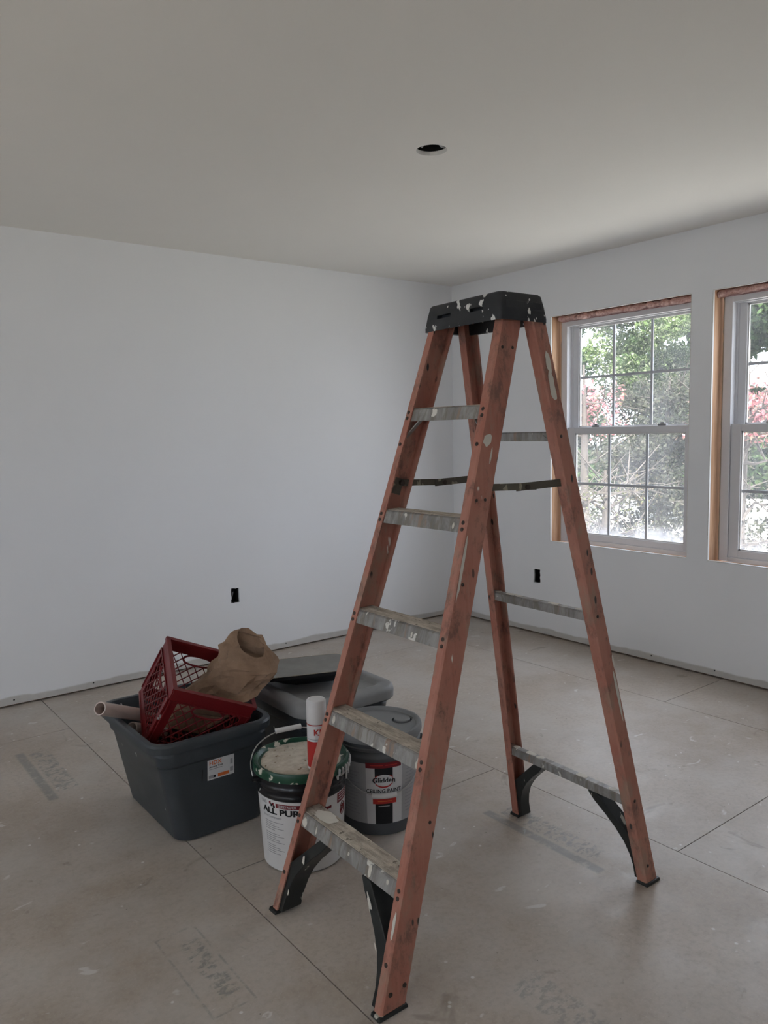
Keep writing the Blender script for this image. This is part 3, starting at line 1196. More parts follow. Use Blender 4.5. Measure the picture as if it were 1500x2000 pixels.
# folding spreaders: two hinged flat bars on each side
for R0_, R1_, out in ((NFR, RNR, -1), (FFR, RFR, 1)):
    z = 1.231
    a = R0_.pt(.045, .010, z)
    b = R1_.pt(.012, .012, z)
    a.z = b.z = z
    mid = a.lerp(b, .52) + Vector((0, 0, -.006))
    ov = (b - a).normalized() * .035
    off = Vector((0, -.0032 * out, 0))
    bm = NB()
    bar(bm, a, mid + ov, .003, .019)
    sp = obj('spreader', bm, 'brass', ladder, bevel=.001)
    bm = NB()
    bar(bm, mid - ov + off, b + off, .003, .021)
    obj('spreader', bm, 'brass', ladder, bevel=.001)
    for p in (a, mid, b):
        bm = NB()
        q = Vector((0, out, 0))
        tube(bm, [p - q * .008, p + q * .006], .008, 10)
        obj('pivot', bm, 'rivet', sp, smooth=True, auto=40)
    bm = NB()
    p = R0_.pt(.03, R0_.th + .002, z)
    bar(bm, R0_.pt(.030, R0_.th + .002, z - .03), R0_.pt(.030, R0_.th + .002, z + .016), .045, .003, (0, 1, 0))
    obj('bracket', bm, 'brass', sp)

# feet and curved knee braces
for R_, zs, ln in ((NFR, STEPZ[0], .20), (FFR, STEPZ[0], .20), (RNR, .277, .17), (RFR, .277, .17)):
    bm = NB()
    e = .0035
    q = [R_.pt(-e, -e, 0), R_.pt(R_.w + e, -e, 0), R_.pt(R_.w + e, R_.fl + e, 0), R_.pt(-e, R_.fl + e, 0)]
    w0 = [Vector((p.x, p.y, 0)) for p in q]
    ctr = sum(w0, Vector()) / 4
    lo = [ctr + (p - ctr) * 1.06 for p in w0]
    hi = [p + Vector((0, 0, .010)) for p in w0]
    quadbox(bm, lo + hi)
    obj('foot', bm, 'foot', ladder, bevel=.002, label='black rubber foot')
    # knee brace: moulded strap from the step down to the rail, filling the rail's foot
    zt_ = zs - .037 if zs == STEPZ[0] else zs - .027
    sgn = R_.inn.y / abs(R_.inn.y)
    out_ = [(.045, .010), (.043, .05), (.048, .085), (.060, .120), (.082, .155), (.112, .190), (.145, .222), (.165, zt_), (.128, zt_), (.010, .130), (R_.th, .115), (R_.th, .010)]
    bm = NB()
    va, vb = [], []
    for dd, lst in ((.006, va), (R_.w - .006, vb)):
        for c, z in out_:
            p = R_.pt(dd, R_.th + .0005, z)
            lst.append(bm.verts.new(p + Vector((0, sgn * (c - R_.th), 0))))
    m_ = len(out_)
    bm.faces.new(va)
    bm.faces.new(vb[::-1])
    for k in range(m_):
        bm.faces.new((va[k], vb[k], vb[(k + 1) % m_], va[(k + 1) % m_]))
    bmesh.ops.recalc_face_normals(bm, faces=list(bm.faces))
    kb = obj('knee_brace', bm, 'foot', ladder, smooth=True, auto=35, bevel=.0015)
    if R_ in (NFR, FFR):
        for (c0, z0, ru, rv) in (((.110, .198, .0065, .034), (.066, .128, .003, .010)) if R_ is NFR else ((.080, .168, .006, .022), (.05, .07, .003, .012))):
            p = R_.pt(.006, R_.th + .0005, z0) + Vector((0, sgn * (c0 - R_.th), 0)) - R_.dep * .0014
            splash(kb, p, Vector((0, sgn * .35, 1)).normalized().cross(R_.dep), Vector((0, sgn * .35, 1)).normalized(), ru, rv, c0 * 50)


# ------------------------------------------------------------------ lettering helpers
def text_mesh(s, size, bold=0.0, width=1.0):
    cu = bpy.data.curves.new('lettering', 'FONT')
    cu.body = s
    cu.size = size
    cu.offset = bold
    cu.resolution_u = 3
    o = bpy.data.objects.new('lettering', cu)
    COL.objects.link(o)
    dg = bpy.context.evaluated_depsgraph_get()
    dg.update()
    me = o.evaluated_get(dg).to_mesh()
    vs = [(v.co.x * width, v.co.y) for v in me.vertices]
    fs = [tuple(p.vertices) for p in me.polygons]
    o.evaluated_get(dg).to_mesh_clear()
    bpy.data.objects.remove(o)
    bpy.data.curves.remove(cu)
    return vs, fs


def wrap(name, s, size, mat, par, c, az, th0, z0, rf, bold=0.0, width=1.0, lift=.0006, center=False):
    """letters bent round a vertical can: th0 in radians measured to the viewer's right of the facing azimuth az"""
    vs, fs = text_mesh(s, size, bold, width)
    if center and vs:
        mx = (min(v[0] for v in vs) + max(v[0] for v in vs)) / 2
        vs = [(x - mx, y) for x, y in vs]
    bm = NB()
    r0 = rf(z0)
    V = []
    for x, y in vs:
        z = z0 + y
        r = rf(z) + lift
        a = az + th0 + x / r0
        V.append(bm.verts.new((c[0] + r * math.cos(a), c[1] + r * math.sin(a), z)))
    for f in fs:
        try:
            bm.faces.new([V[i] for i in f])
        except ValueError:
            pass
    bmesh.ops.recalc_face_normals(bm, faces=list(bm.faces))
    return obj(name, bm, mat, par)


def patch(name, mat, par, c, az, t0, t1, z0, z1, rf, lift=.0004, nseg=None):
    bm = NB()
    n_ = nseg or max(2, int(abs(t1 - t0) / .06))
    A_, B_ = [], []
    for i in range(n_ + 1):
        a = az + t0 + (t1 - t0) * i / n_
        for z, L_ in ((z0, A_), (z1, B_)):
            r = rf(z) + lift
            L_.append(bm.verts.new((c[0] + r * math.cos(a), c[1] + r * math.sin(a), z)))
    for i in range(n_):
        bm.faces.new((A_[i], A_[i + 1], B_[i + 1], B_[i]))
    return obj(name, bm, mat, par, smooth=True)


# ------------------------------------------------------------------ green-lidded compound pail
B1 = (1.272, 2.117)
az1 = math.atan2(-B1[1], -B1[0])
pail = thing('compound_pail', 'white and black pail with a plaster-caked green lid', 'bucket', (*B1, 0))
r1 = lambda z: .1295 + (.1435 - .1295) * min(1, z / .25)
bm = NB()
lathe(bm, [(.118, .0), (.126, .002), (r1(.006), .006), (r1(.10), .10), (r1(.2425), .2425)], (*B1, 0), 64, True, True)
obj('body', bm, 'white', pail, smooth=True, auto=40)
bm = NB()
lathe(bm, [(.1442, .2425), (.1475, .246), (.1485, .252), (.1465, .257), (.1452, .262), (.1455, .270), (.1490, .274), (.1500, .281), (.1470, .286), (.1460, .292), (.1460, .314)], (*B1, 0), 64, True, True)
obj('collar', bm, 'black', pail, smooth=True, auto=50, label='glossy black ribbed collar')
bm = NB()
lathe(bm, [(.1515, .306), (.1565, .308), (.1575, .316), (.1575, .330), (.1545, .3365), (.149, .337), (.144, .333), (.139, .327), (.10, .326)], (*B1, 0), 64, True, True)
glid = obj('lid', bm, 'green', pail, smooth=True, auto=40, label='green lid splashed with compound')
bm = NB()
rings = []
for k, rr in enumerate((.131, .124, .112, .09, .06, .03)):
    rings.append([(B1[0] + rr * math.cos(t) * (1 + .05 * mnoise.noise(Vector((math.cos(t) * 2, math.sin(t) * 2, k)))),
                   B1[1] + rr * math.sin(t) * (1 + .05 * mnoise.noise(Vector((math.cos(t) * 2, math.sin(t) * 2, k)))),
                   .3268 + (0 if k == 0 else .004 + .003 * mnoise.noise(Vector((rr * 40 * math.cos(t), rr * 40 * math.sin(t), 2))))) for t in [2 * PI * i / 48 for i in range(48)]])
loft(bm, rings, False, True)
obj('dried_compound', bm, 'plaster', glid, smooth=True, label='crust of dried compound')
# drips of compound running down the lid's right side
rnd = random.Random(5)
for i in range(9):
    a = az1 + math.radians(48 + i * 7)
    bm = NB()
    zt_ = .330 - rnd.uniform(0, .006)
    zl = rnd.uniform(.262, .30)
    pts = []
    for j in range(7):
        z = zt_ + (zl - zt_) * j / 6
        r = (.1580 if z > .306 else .1515) + .001
        aa = a + rnd.uniform(-.012, .012)
        pts.append((B1[0] + r * math.cos(aa), B1[1] + r * math.sin(aa), z))
    tube(bm, pts, [.003, .005, .0045, .004, .0045, .004, .003], 6)
    obj('drip', bm, 'label', glid, smooth=True)
# label printing
wrap('lettering', 'ALL PURPOSE', .0275, 'ink', pail, B1, az1, math.radians(-60), .196, r1, .0011, 1.34)
wrap('lettering', 'USG', .0150, 'greyink', pail, B1, az1, math.radians(-63), .223, r1, .0002)
wrap('lettering', 'Joint Compound', .0115, 'greyink', pail, B1, az1, math.radians(-60), .181, r1)
patch('red_band', 'dred', pail, B1, az1, math.radians(-36), math.radians(8), .219, .233, r1)
wrap('lettering', 'SHEETROCK', .0115, 'label', pail, B1, az1, math.radians(-33), .222, r1, .0002, .98, .0009)
for t0, z0, mt in ((-47, .226, 'dred'), (-44.5, .220, 'ink'), (-42, .224, 'dred'), (-40.5, .216, 'ink')):
    patch('logo_mark', mt, pail, B1, az1, math.radians(t0), math.radians(t0 + 3.2), z0, z0 + .009, r1)
for k in range(15):
    z = .166 - k * .0068 - (.006 if k > 4 else 0) - (.006 if k > 9 else 0)
    if z > .03:
        patch('text_line', 'greyink', pail, B1, az1, math.radians(-58), math.radians(-26 - (7 * ((k * 5) % 3) if k % 3 else 0)), z, z + .0022, r1, nseg=4)
patch('red_band', 'dred', pail, B1, az1, math.radians(27), math.radians(40), .203, .212, r1)
patch('warning_panel', 'dred', pail, B1, az1, math.radians(51), math.radians(80), .205, .238, r1)
for z in (.213, .222, .230):
    patch('text_line', 'label', pail, B1, az1, math.radians(54), math.radians(74), z, z + .003, r1, .0009, 4)
bm = NB()
ring = [(math.radians(65) + .10 * math.cos(t), .178 + .021 * math.sin(t)) for t in [2 * PI * i / 28 for i in range(28)]]
tube(bm, [(B1[0] + (r1(z) + .0006) * math.cos(az1 + a), B1[1] + (r1(z) + .0006) * math.sin(az1 + a), z) for a, z in ring], .0012, 5, closed=True)
obj('warning_ring', bm, 'dred', pail)
for (a0, z0, a1, z1) in ((60, .165, 66, .19), (66, .19, 70, .172), (62, .178, 69, .184), (60, .192, 70, .165)):
    bm = NB()
    P0 = [(B1[0] + (r1(z) + .0008) * math.cos(az1 + math.radians(a)), B1[1] + (r1(z) + .0008) * math.sin(az1 + math.radians(a)), z) for a, z in ((a0, z0), (a1, z1))]
    tube(bm, P0, .002, 5)
    obj('warning_mark', bm, 'dred', pail)


# wire handle of the compound pail, thrown back over the lid
def bail(par, c, r, z_ear, ear_az, top, sag, n=22):
    e0 = Vector((c[0] + r * math.cos(ear_az), c[1] + r * math.sin(ear_az), z_ear))
    e1 = Vector((c[0] - r * math.cos(ear_az), c[1] - r * math.sin(ear_az), z_ear))
    ctr = (e0 + e1) / 2
    top = Vector(top)
    pts = []
    for i in range(n + 1):
        t = PI * i / n
        k = abs(math.sin(t)) ** sag
        pts.append(ctr + (e0 - ctr) * math.cos(t) + (top - ctr) * k)
    return pts


topg = (on_z(538, 1421, .385) + on_z(588, 1425, .385)) / 2
d_ = Vector((topg.x - B1[0], topg.y - B1[1], 0)).normalized()
ear = math.atan2(d_.x, -d_.y)
pts = bail(pail, B1, .162, .290, ear, topg, .75)
bm = NB()
tube(bm, pts, .0021, 8)
obj('handle_wire', bm, 'wire', pail, smooth=True)
m0 = len(pts) // 2
ax = (pts[m0 - 1] - pts[m0 + 1]).normalized()
bm = NB()
tube(bm, [topg - ax * .045, topg - ax * .043, topg - ax * .043, topg + ax * .043, topg + ax * .043, topg + ax * .045], [.009, .0098, .0085, .0085, .0098, .009], 14)
obj('handle_grip', bm, 'white', pail, smooth=True, auto=40, label='white plastic grip')
for p in (pts[0], pts[-1]):
    q = (p - Vector((B1[0], B1[1], p.z))).normalized()
    bm = NB()
    tube(bm, [p - q * .018, p + q * .004], .009, 12)
    obj('handle_ear', bm, 'black', pail, smooth=True, auto=40)

# ------------------------------------------------------------------ grey paint pail
B2 = (1.610, 2.146)
az2 = math.atan2(-B2[1], -B2[0])
p2 = thing('paint_pail', 'grey paint pail with a black, red and white label', 'bucket', (*B2, 0))
r2 = lambda z: .1320 + (.1475 - .1320) * min(1, z / .33)
bm = NB()
lathe(bm, [(.12, 0), (.130, .002), (r2(.006), .006), (r2(.12), .12), (r2(.27), .27), (r2(.272) + .003, .276), (r2(.28) + .003, .283), (r2(.29), .287), (r2(.30), .300),
           (r2(.305) + .004, .304), (r2(.31) + .004, .312), (r2(.32), .316), (r2(.33), .34)], (*B2, 0), 64, True, True)
obj('body', bm, 'grey', p2, smooth=True, auto=40)
bm = NB()
lathe(bm, [(.149, .330), (.1545, .331), (.1565, .337), (.1565, .352), (.1535, .3595), (.147, .361), (.141, .358), (.137, .350), (.05, .349)], (*B2, 0), 64, True, True)
l2 = obj('lid', bm, 'lidg', p2, smooth=True, auto=40)
pc = on_z(785, 1404, .352)
pc = Vector((pc.x, pc.y, .349))
bm = NB()
lathe(bm, [(.036, -.011), (.036, .02)], pc, 40)
cut(l2, bm)
bm = NB()
lathe(bm, [(.029, -.0112), (.0295, .004), (.027, .0062)], pc, 32)
obj('spout_cap', bm, 'lidg', l2, smooth=True, auto=35)
T = math.radians
patch('label', 'labelg', p2, B2, az2, T(-100), T(100), .045, .262, r2, .0004, 60)
patch('label_centre', 'label', p2, B2, az2, T(-18), T(34), .045, .262, r2, .0008, 20)
patch('red_band', 'dred', p2, B2, az2, T(-18), T(32), .247, .267, r2, .0012)
patch('black_block', 'ink', p2, B2, az2, T(-5.5), T(19.5), .215, .247, r2, .0012)
patch('red_band', 'red', p2, B2, az2, T(-9), T(25), .118, .136, r2, .0014)
patch('black_block', 'ink', p2, B2, az2, T(-5.5), T(19.5), .045, .119, r2, .0012)
mid = T(7)


def oval(name, mat, w, h, z0, lift):
    bm = NB()
    vs = [bm.verts.new((B2[0] + (r2(z0) + lift) * math.cos(az2 + mid + w * math.cos(t)), B2[1] + (r2(z0) + lift) * math.sin(az2 + mid + w * math.cos(t)), z0 + h * math.sin(t))) for t in [2 * PI * i / 40 for i in range(40)]]
    # fan in strips so the disc follows the curve
    c_ = []
    for i in range(20):
        a, b = vs[i], vs[(i + 1) % 40]
        c2, d2 = vs[(40 - i) % 40], vs[(40 - i - 1) % 40]
        face = []
        for q in (a, b, d2, c2):
            if q not in face:
                face.append(q)
        if len(face) > 2:
            bm.faces.new(face)
    bmesh.ops.recalc_face_normals(bm, faces=list(bm.faces))
    return obj(name, bm, mat, p2)


oval('logo_border', 'label', .250, .0285, .203, .0017)
oval('logo_ring', 'red', .235, .0260, .203, .0020)
oval('logo_field', 'label', .225, .0205, .203, .0023)
wrap('lettering', 'Glidden', .0270, 'ink', p2, B2, az2, mid, .1945, r2, .0006, .92, .0026, True)
wrap('lettering', 'CEILING PAINT', .0200, 'ink', p2, B2, az2, mid, .158, r2, .0003, .90, .0014, True)
for z, a, b, mt, lf in ((.2555, -12, 6, 'red', .0015), (.2555, 9, 26, 'red', .0015), (.126, -2, 18, 'orange', .0017), (.108, -1, 15, 'greyink', .0015)):
    patch('text_line', mt, p2, B2, az2, T(a), T(b), z, z + .003, r2, lf, 6)
for k in range(13):
    z = .225 - k * .0125
    patch('text_line', 'greyink', p2, B2, az2, T(-60), T(-28 - (k % 3) * 4), z, z + .003, r2, .0008, 5)
    patch('text_line', 'greyink', p2, B2, az2, T(40), T(62 - (k % 4) * 3), z, z + .003, r2, .0008, 5)
# wire handle hanging down in front, with its white grip
gz = .152
gtop = Vector((B2[0] + (r2(gz) + .012) * math.cos(az2 + mid), B2[1] + (r2(gz) + .012) * math.sin(az2 + mid), gz))
e_az = az2 + mid + PI / 2
pts = []
for i in range(31):
    t = PI * i / 30
    a = az2 + mid + PI / 2 - t
    k = math.sin(t)
    z = .292 + (gz - .292) * k ** .8
    r = r2(.30) + .008 + (r2(gz) + .012 - r2(.30) - .008) * k
    pts.append(Vector((B2[0] + r * math.cos(a), B2[1] + r * math.sin(a), z)))
bm = NB()
tube(bm, pts, .002, 8)
obj('handle_wire', bm, 'wire', p2, smooth=True)
ax = Vector((-math.sin(az2 + mid), math.cos(az2 + mid), 0))
gp = []
for i in range(9):
    s = (i - 4) / 4 * .042
    a = az2 + mid + s / (r2(gz) + .012)
    gp.append((B2[0] + (r2(gz) + .012) * math.cos(a), B2[1] + (r2(gz) + .012) * math.sin(a), gz + .0008 * abs(s) * 100 * abs(s) * 10))
bm = NB()
tube(bm, gp, .0085, 12)
obj('handle_grip', bm, 'white', p2, smooth=True, auto=50, label='white plastic grip')
for s in (-1, 1):
    a = az2 + mid + s * PI / 2
    bm = NB()
    tube(bm, [(B2[0] + rr * math.cos(a), B2[1] + rr * math.sin(a), .293) for rr in (.142, .160)], .010, 12)
    obj('handle_ear', bm, 'grey', p2, smooth=True, auto=40)

# ------------------------------------------------------------------ spray can on the green lid
cp = on_z(617, 1364, .556)
CN = (cp.x, cp.y)
zc = .3335
azc = math.atan2(-CN[1], -CN[0])
spray = thing('spray_can', 'white and red spray can standing on the green pail lid', 'spray can', (*CN, zc))
rc = lambda z: .0310
bm = NB()
lathe(bm, [(.029, 0), (.0312, .002), (.0305, .005), (.031, .008), (.031, .140), (.029, .147), (.0255, .152)], (*CN, zc), 36)
obj('body', bm, 'label', spray, smooth=True, auto=40)
bm = NB()
lathe(bm, [(.0312, .148), (.0316, .150), (.0308, .215), (.029, .2205), (.0255, .2225), (.0235, .2205)], (*CN, zc), 36)
obj('cap', bm, 'white', spray, smooth=True, auto=40, label='white push-on cap')
patch('red_band', 'red', spray, CN, azc, -PI, PI, zc + .009, zc + .093, rc, .0003, 48)
patch('red_band', 'red', spray, CN, azc, -PI, PI, zc + .144, zc + .147, lambda z: .0305, .0009, 48)
patch('blue_wave', 'greyink', spray, CN, azc, T(-70), T(60), zc + .099, zc + .101, rc, .0004, 20)
wrap('lettering', 'KILZ', .0265, 'red', spray, CN, azc, T(-19), zc + .114, rc, .0008, 1.0, .0005)


# ------------------------------------------------------------------ storage totes
def tote_body(par, x0, x1, y0, y1, h, tl, tr, tf_, tb, mat='tote'):
    """x0..y1 rim outline; the body tapers inwards by tx, ty towards the base"""
    def rg(z, i4, r):
        if not isinstance(i4, tuple):
            i4 = (i4,) * 4
        return [(x, y, z) for x, y in rrect(x0 + i4[0], x1 - i4[1], y0 + i4[2], y1 - i4[3], max(.012, r), 7)]
    L_ = .024

    def bd(z, extra=0.0, r=.055):
        k = 1 - z / h
        return rg(z, tuple(L_ + (q - L_) * k + extra for q in (tl, tr, tf_, tb)), r)
    outer = [bd(0, .012, .045), bd(.006), bd(.03), bd(h * .45), bd(h * .74), bd(h * .765, -.007), bd(h * .86, -.007), bd(h * .885, -.002),
             rg(h - .034, L_ - .004, .062), rg(h - .034, .002, .075), rg(h - .010, 0, .075), rg(h - .002, .004, .073), rg(h, .010, .068)]
    inn = [rg(h - .002, .022, .060), rg(h - .03, L_ + .004, .057), bd(h * .86, .0), bd(h * .74, .004), bd(h * .45, .004), bd(.03, .004), bd(.008, .010, .045)]
    bm = NB()
    loft(bm, outer + inn, True, True)
    bmesh.ops.recalc_face_normals(bm, faces=list(bm.faces))
    return obj('tub', bm, mat, par, smooth=True, auto=32)


T1 = dict(x0=.872, x1=1.332, y0=2.368, y1=2.955, h=.380, tl=.100, tr=.030, tf_=.056, tb=.035)
tote = thing('open_tote', 'open slate grey storage tote holding a red crate and pipes', 'storage tote', (1.1, 2.65, 0))
tub1 = tote_body(tote, **T1)
# paper sticker on its long side


def tface(x, z, off=.0016):
    h, L_ = T1['h'], .024
    k = 1 - z / h
    return Vector((x, T1['y0'] + L_ + (T1['tf_'] - L_) * k - off, z))


def tpatch(name, mat, x0, x1, z0, z1, off, par):
    bm = NB()
    v = [bm.verts.new(tface(*p, off)) for p in ((x0, z0), (x1, z0), (x1, z1), (x0, z1))]
    bm.faces.new(v)
    return obj(name, bm, mat, par)


sx0, sx1, sz0, sz1 = 1.072, 1.172, .205, .278
stk = tpatch('sticker', 'label', sx0, sx1, sz0, sz1, .0014, tote)
stk['label'] = 'white paper sticker with orange print'


def flat_text(s, size, mat, x, z, par, bold=0.0, width=1.0):
    vs, fs = text_mesh(s, size, bold, width)
    bm = NB()
    V = [bm.verts.new(tface(x + a, z + b, .0019)) for a, b in vs]
    for f in fs:
        bm.faces.new([V[i] for i in f])
    return obj('lettering', bm, mat, par)


flat_text('HDX', .021, 'orange', sx0 + .006, sz1 - .019, stk, .0005)
flat_text('Storage Tote', .0095, 'ink', sx0 + .006, sz1 - .029, stk, .0002)
tpatch('text_line', 'greyink', sx0 + .006, sx0 + .055, sz1 - .036, sz1 - .0335, .0018, stk)
tpatch('orange_block', 'orange', sx0 + .038, sx0 + .080, sz0 + .005, sz0 + .017, .0018, stk)
tpatch('picture', 'greyink', sx0 + .004, sx0 + .022, sz0 + .005, sz0 + .017, .0018, stk)
tpatch('picture', 'ink', sx0 + .022, sx0 + .030, sz0 + .006, sz0 + .015, .0019, stk)
tpatch('code_block', 'greyink', sx1 - .016, sx1 - .004, sz0 + .012, sz0 + .028, .0018, stk)
tpatch('code_block', 'greyink', sx1 - .015, sx1 - .006, sz0 + .038, sz0 + .058, .0018, stk)
# split in the plastic
bm = NB()
v = [bm.verts.new(tface(*p, .0016)) for p in ((1.0515, .197), (1.054, .225), (1.0555, .252), (1.0525, .250), (1.0505, .225))]
bm.faces.new(v)
obj('crack', bm, 'dark', tote, label='dark split in the plastic')

T2 = dict(x0=1.425, x1=1.868, y0=2.338, y1=2.905, h=.372, tl=.07, tr=.07, tf_=.06, tb=.06)
tote2 = thing('lidded_tote', 'closed grey storage tote with a dusty recessed lid', 'storage tote', (1.65, 2.62, 0))
tote_body(tote2, **T2)


def lid_ring(i, z, r):
    return [(x, y, z) for x, y in rrect(T2['x0'] - .006 + i, T2['x1'] + .006 - i, T2['y0'] - .006 + i, T2['y1'] + .006 - i, r, 8)]


bm = NB()
loft(bm, [lid_ring(.010, .374, .07), lid_ring(.006, .345, .078), lid_ring(.001, .344, .082), lid_ring(0, .372, .082), lid_ring(.004, .386, .080), lid_ring(.014, .394, .072), lid_ring(.040, .396, .055),
          lid_ring(.055, .393, .045), lid_ring(.066, .380, .038), lid_ring(.075, .378, .034), lid_ring(.11, .3775, .03)], True, True)
bmesh.ops.recalc_face_normals(bm, faces=list(bm.faces))
obj('lid', bm, 'lid', tote2, smooth=True, auto=45)

# ------------------------------------------------------------------ black tray on the lid
tray = thing('paint_tray', 'black shallow tray lying on the grey tote lid', 'tray', (1.60, 2.56, .396))
a = on_z(512, 1329, .445)
b = on_z(645, 1314, .445)
du = (b - a).normalized()
dv = Vector((-du.y, du.x, 0))
if dv.y < 0:
    dv = -dv
TL, TW = .37, .25


def tp(u, v, z):
    p = a + du * u + dv * v
    return Vector((p.x, p.y, z))


def tring(iu, iv, z, ls=0.0):
    pts = rrect(iu + ls, TL - iu, iv, TW - iv, .03, 5)
    return [tp(u, v, z) for u, v in pts]


bm = NB()
zf = .3965
rings = [tring(.05, .045, zf, .07), tring(.035, .03, zf + .012, .05), tring(.014, .014, .436), tring(0, 0, .434), tring(0, 0, .446), tring(.006, .006, .4475), tring(.016, .016, .446)]
loft(bm, rings, True, False)
inner = [tring(.016, .016, .446), tring(.020, .020, .437), tring(.05, .05, .432)]
loft(bm, inner, False, True)
bmesh.ops.remove_doubles(bm, verts=bm.verts, dist=.0002)
bmesh.ops.recalc_face_normals(bm, faces=list(bm.faces))
tb = obj('tub', bm, 'ink', tray, smooth=True, auto=40)
bm = NB()
loft(bm, [tring(.004, .004, .4478), tring(.016, .016, .4476), tring(.03, .03, .4440), tring(.09, .09, .4425)], False, True)
obj('dried_paint', bm, 'trayin', tray, smooth=True, label='grey dried residue')
bm = NB()
tube(bm, tring(.003, .003, .4478), .0012, 6, closed=True)
obj('rim', bm, 'cream', tray, smooth=True)  # cream tint paints the light caught along the black tray's edge

# ------------------------------------------------------------------ milk crate standing askew in the open tote
Rm = Matrix(((.91058, .29829, .28613), (-.15121, .88465, -.44105), (-.38469, .35835, .85065))).to_quaternion().to_matrix()
oB = Vector((.993, 2.462, .533))
CS, CD = .307, .263


def cw(u, v, w):
    return oB + Rm @ Vector((u, v, w))


crate = thing('milk_crate', 'red plastic milk crate tilted in the open tote', 'crate', tuple(cw(CS / 2, CS / 2, -CD)))


def crate_side(tf):
    """tf(s, t, w): s along the side 0..CS, t down from the rim, w outwards"""
    bm = NB()
    wd = .007
    def b_(s0, s1, t0, t1, w0=-wd, w1=0.0):
        quadbox(bm, [tf(s0, t1, w0), tf(s1, t1, w0), tf(s1, t1, w1), tf(s0, t1, w1), tf(s0, t0, w0), tf(s1, t0, w0), tf(s1, t0, w1), tf(s0, t0, w1)])
    b_(0, CS, 0, .012, -.012, .004)               # rolled rim
    b_(.004, CS - .004, .012, .052, -.004, 0)     # top band
    b_(.004, .034, .052, CD - .03, -.004, 0)
    b_(CS - .034, CS - .004, .052, CD - .03, -.004, 0)
    b_(.004, .010, .052, CD - .03, -.004, .004)
    b_(CS - .010, CS - .004, .052, CD - .03, -.004, .004)
    b_(.004, CS - .004, CD - .03, CD, -.004, 0)
    b_(.004, CS - .004, CD - .008, CD, -.012, .003)
    b_(.004, CS - .004, .048, .052, -.004, .004)
    # hand hole with its raised border
    cx, cy, rx, ry = CS / 2, .072, .058, .021
    pts = []
    for i in range(36):
        t = 2 * PI * i / 36
        ex = abs(math.cos(t)) ** .7 * (1 if math.cos(t) >= 0 else -1)
        pts.append(tf(cx + rx * ex, cy + ry * math.sin(t), -.002))
    tube(bm, pts, .0042, 6, closed=True)
    # the diagonal lattice
    s0, s1, t0, t1 = .032, CS - .032, .050, CD - .028
    sp, wbar = .037, .0034
    for sg in (1, -1):
        k = -14
        while k < 24:
            c0 = k * sp
            run = None
            N_ = 80
            for i in range(N_ + 2):
                t = t0 + (t1 - t0) * i / N_ if i <= N_ else None
                ok = False
                if t is not None:
                    s = c0 + sg * (t - t0) * .82
                    ok = s0 <= s <= s1 and ((s - cx) / (rx + .002)) ** 2 + ((t - cy) / (ry + .002)) ** 2 > 1
                if ok:
                    if run is None:
                        run = (s, t)
                    last = (s, t)
                elif run is not None:
                    if last[1] - run[1] > .006:
                        A_, B_ = run, last
                        hw = wbar / 2 * 1.3
                        w0, w1 = (-.0045, -.0012) if sg == 1 else (-.0035, -.0002)
                        quadbox(bm, [tf(A_[0] - hw, A_[1], w0), tf(A_[0] + hw, A_[1], w0), tf(A_[0] + hw, A_[1], w1), tf(A_[0] - hw, A_[1], w1),
                                     tf(B_[0] - hw, B_[1], w0), tf(B_[0] + hw, B_[1], w0), tf(B_[0] + hw, B_[1], w1), tf(B_[0] - hw, B_[1], w1)])
                    run = None
            k += 1
    return bm


for tf in (lambda s, t, w: cw(s, -w, -t), lambda s, t, w: cw(s, CS + w, -t), lambda s, t, w: cw(-w, s, -t), lambda s, t, w: cw(CS + w, s, -t)):
    obj('side_panel', crate_side(tf), 'crate', crate)
bm = NB()
for i in range(10):
    s = .012 + (CS - .024) * i / 9
    for fl in (0, 1):
        z0 = -CD + .002 + fl * .0012
        c = [(s - .003, .006), (s + .003, .006), (s + .003, CS - .006), (s - .003, CS - .006)]
        if fl:
            c = [(y, x) for x, y in c]
        quadbox(bm, [cw(x, y, z0) for x, y in c] + [cw(x, y, z0 + .004) for x, y in c])
obj('base_panel', bm, 'crate', crate)

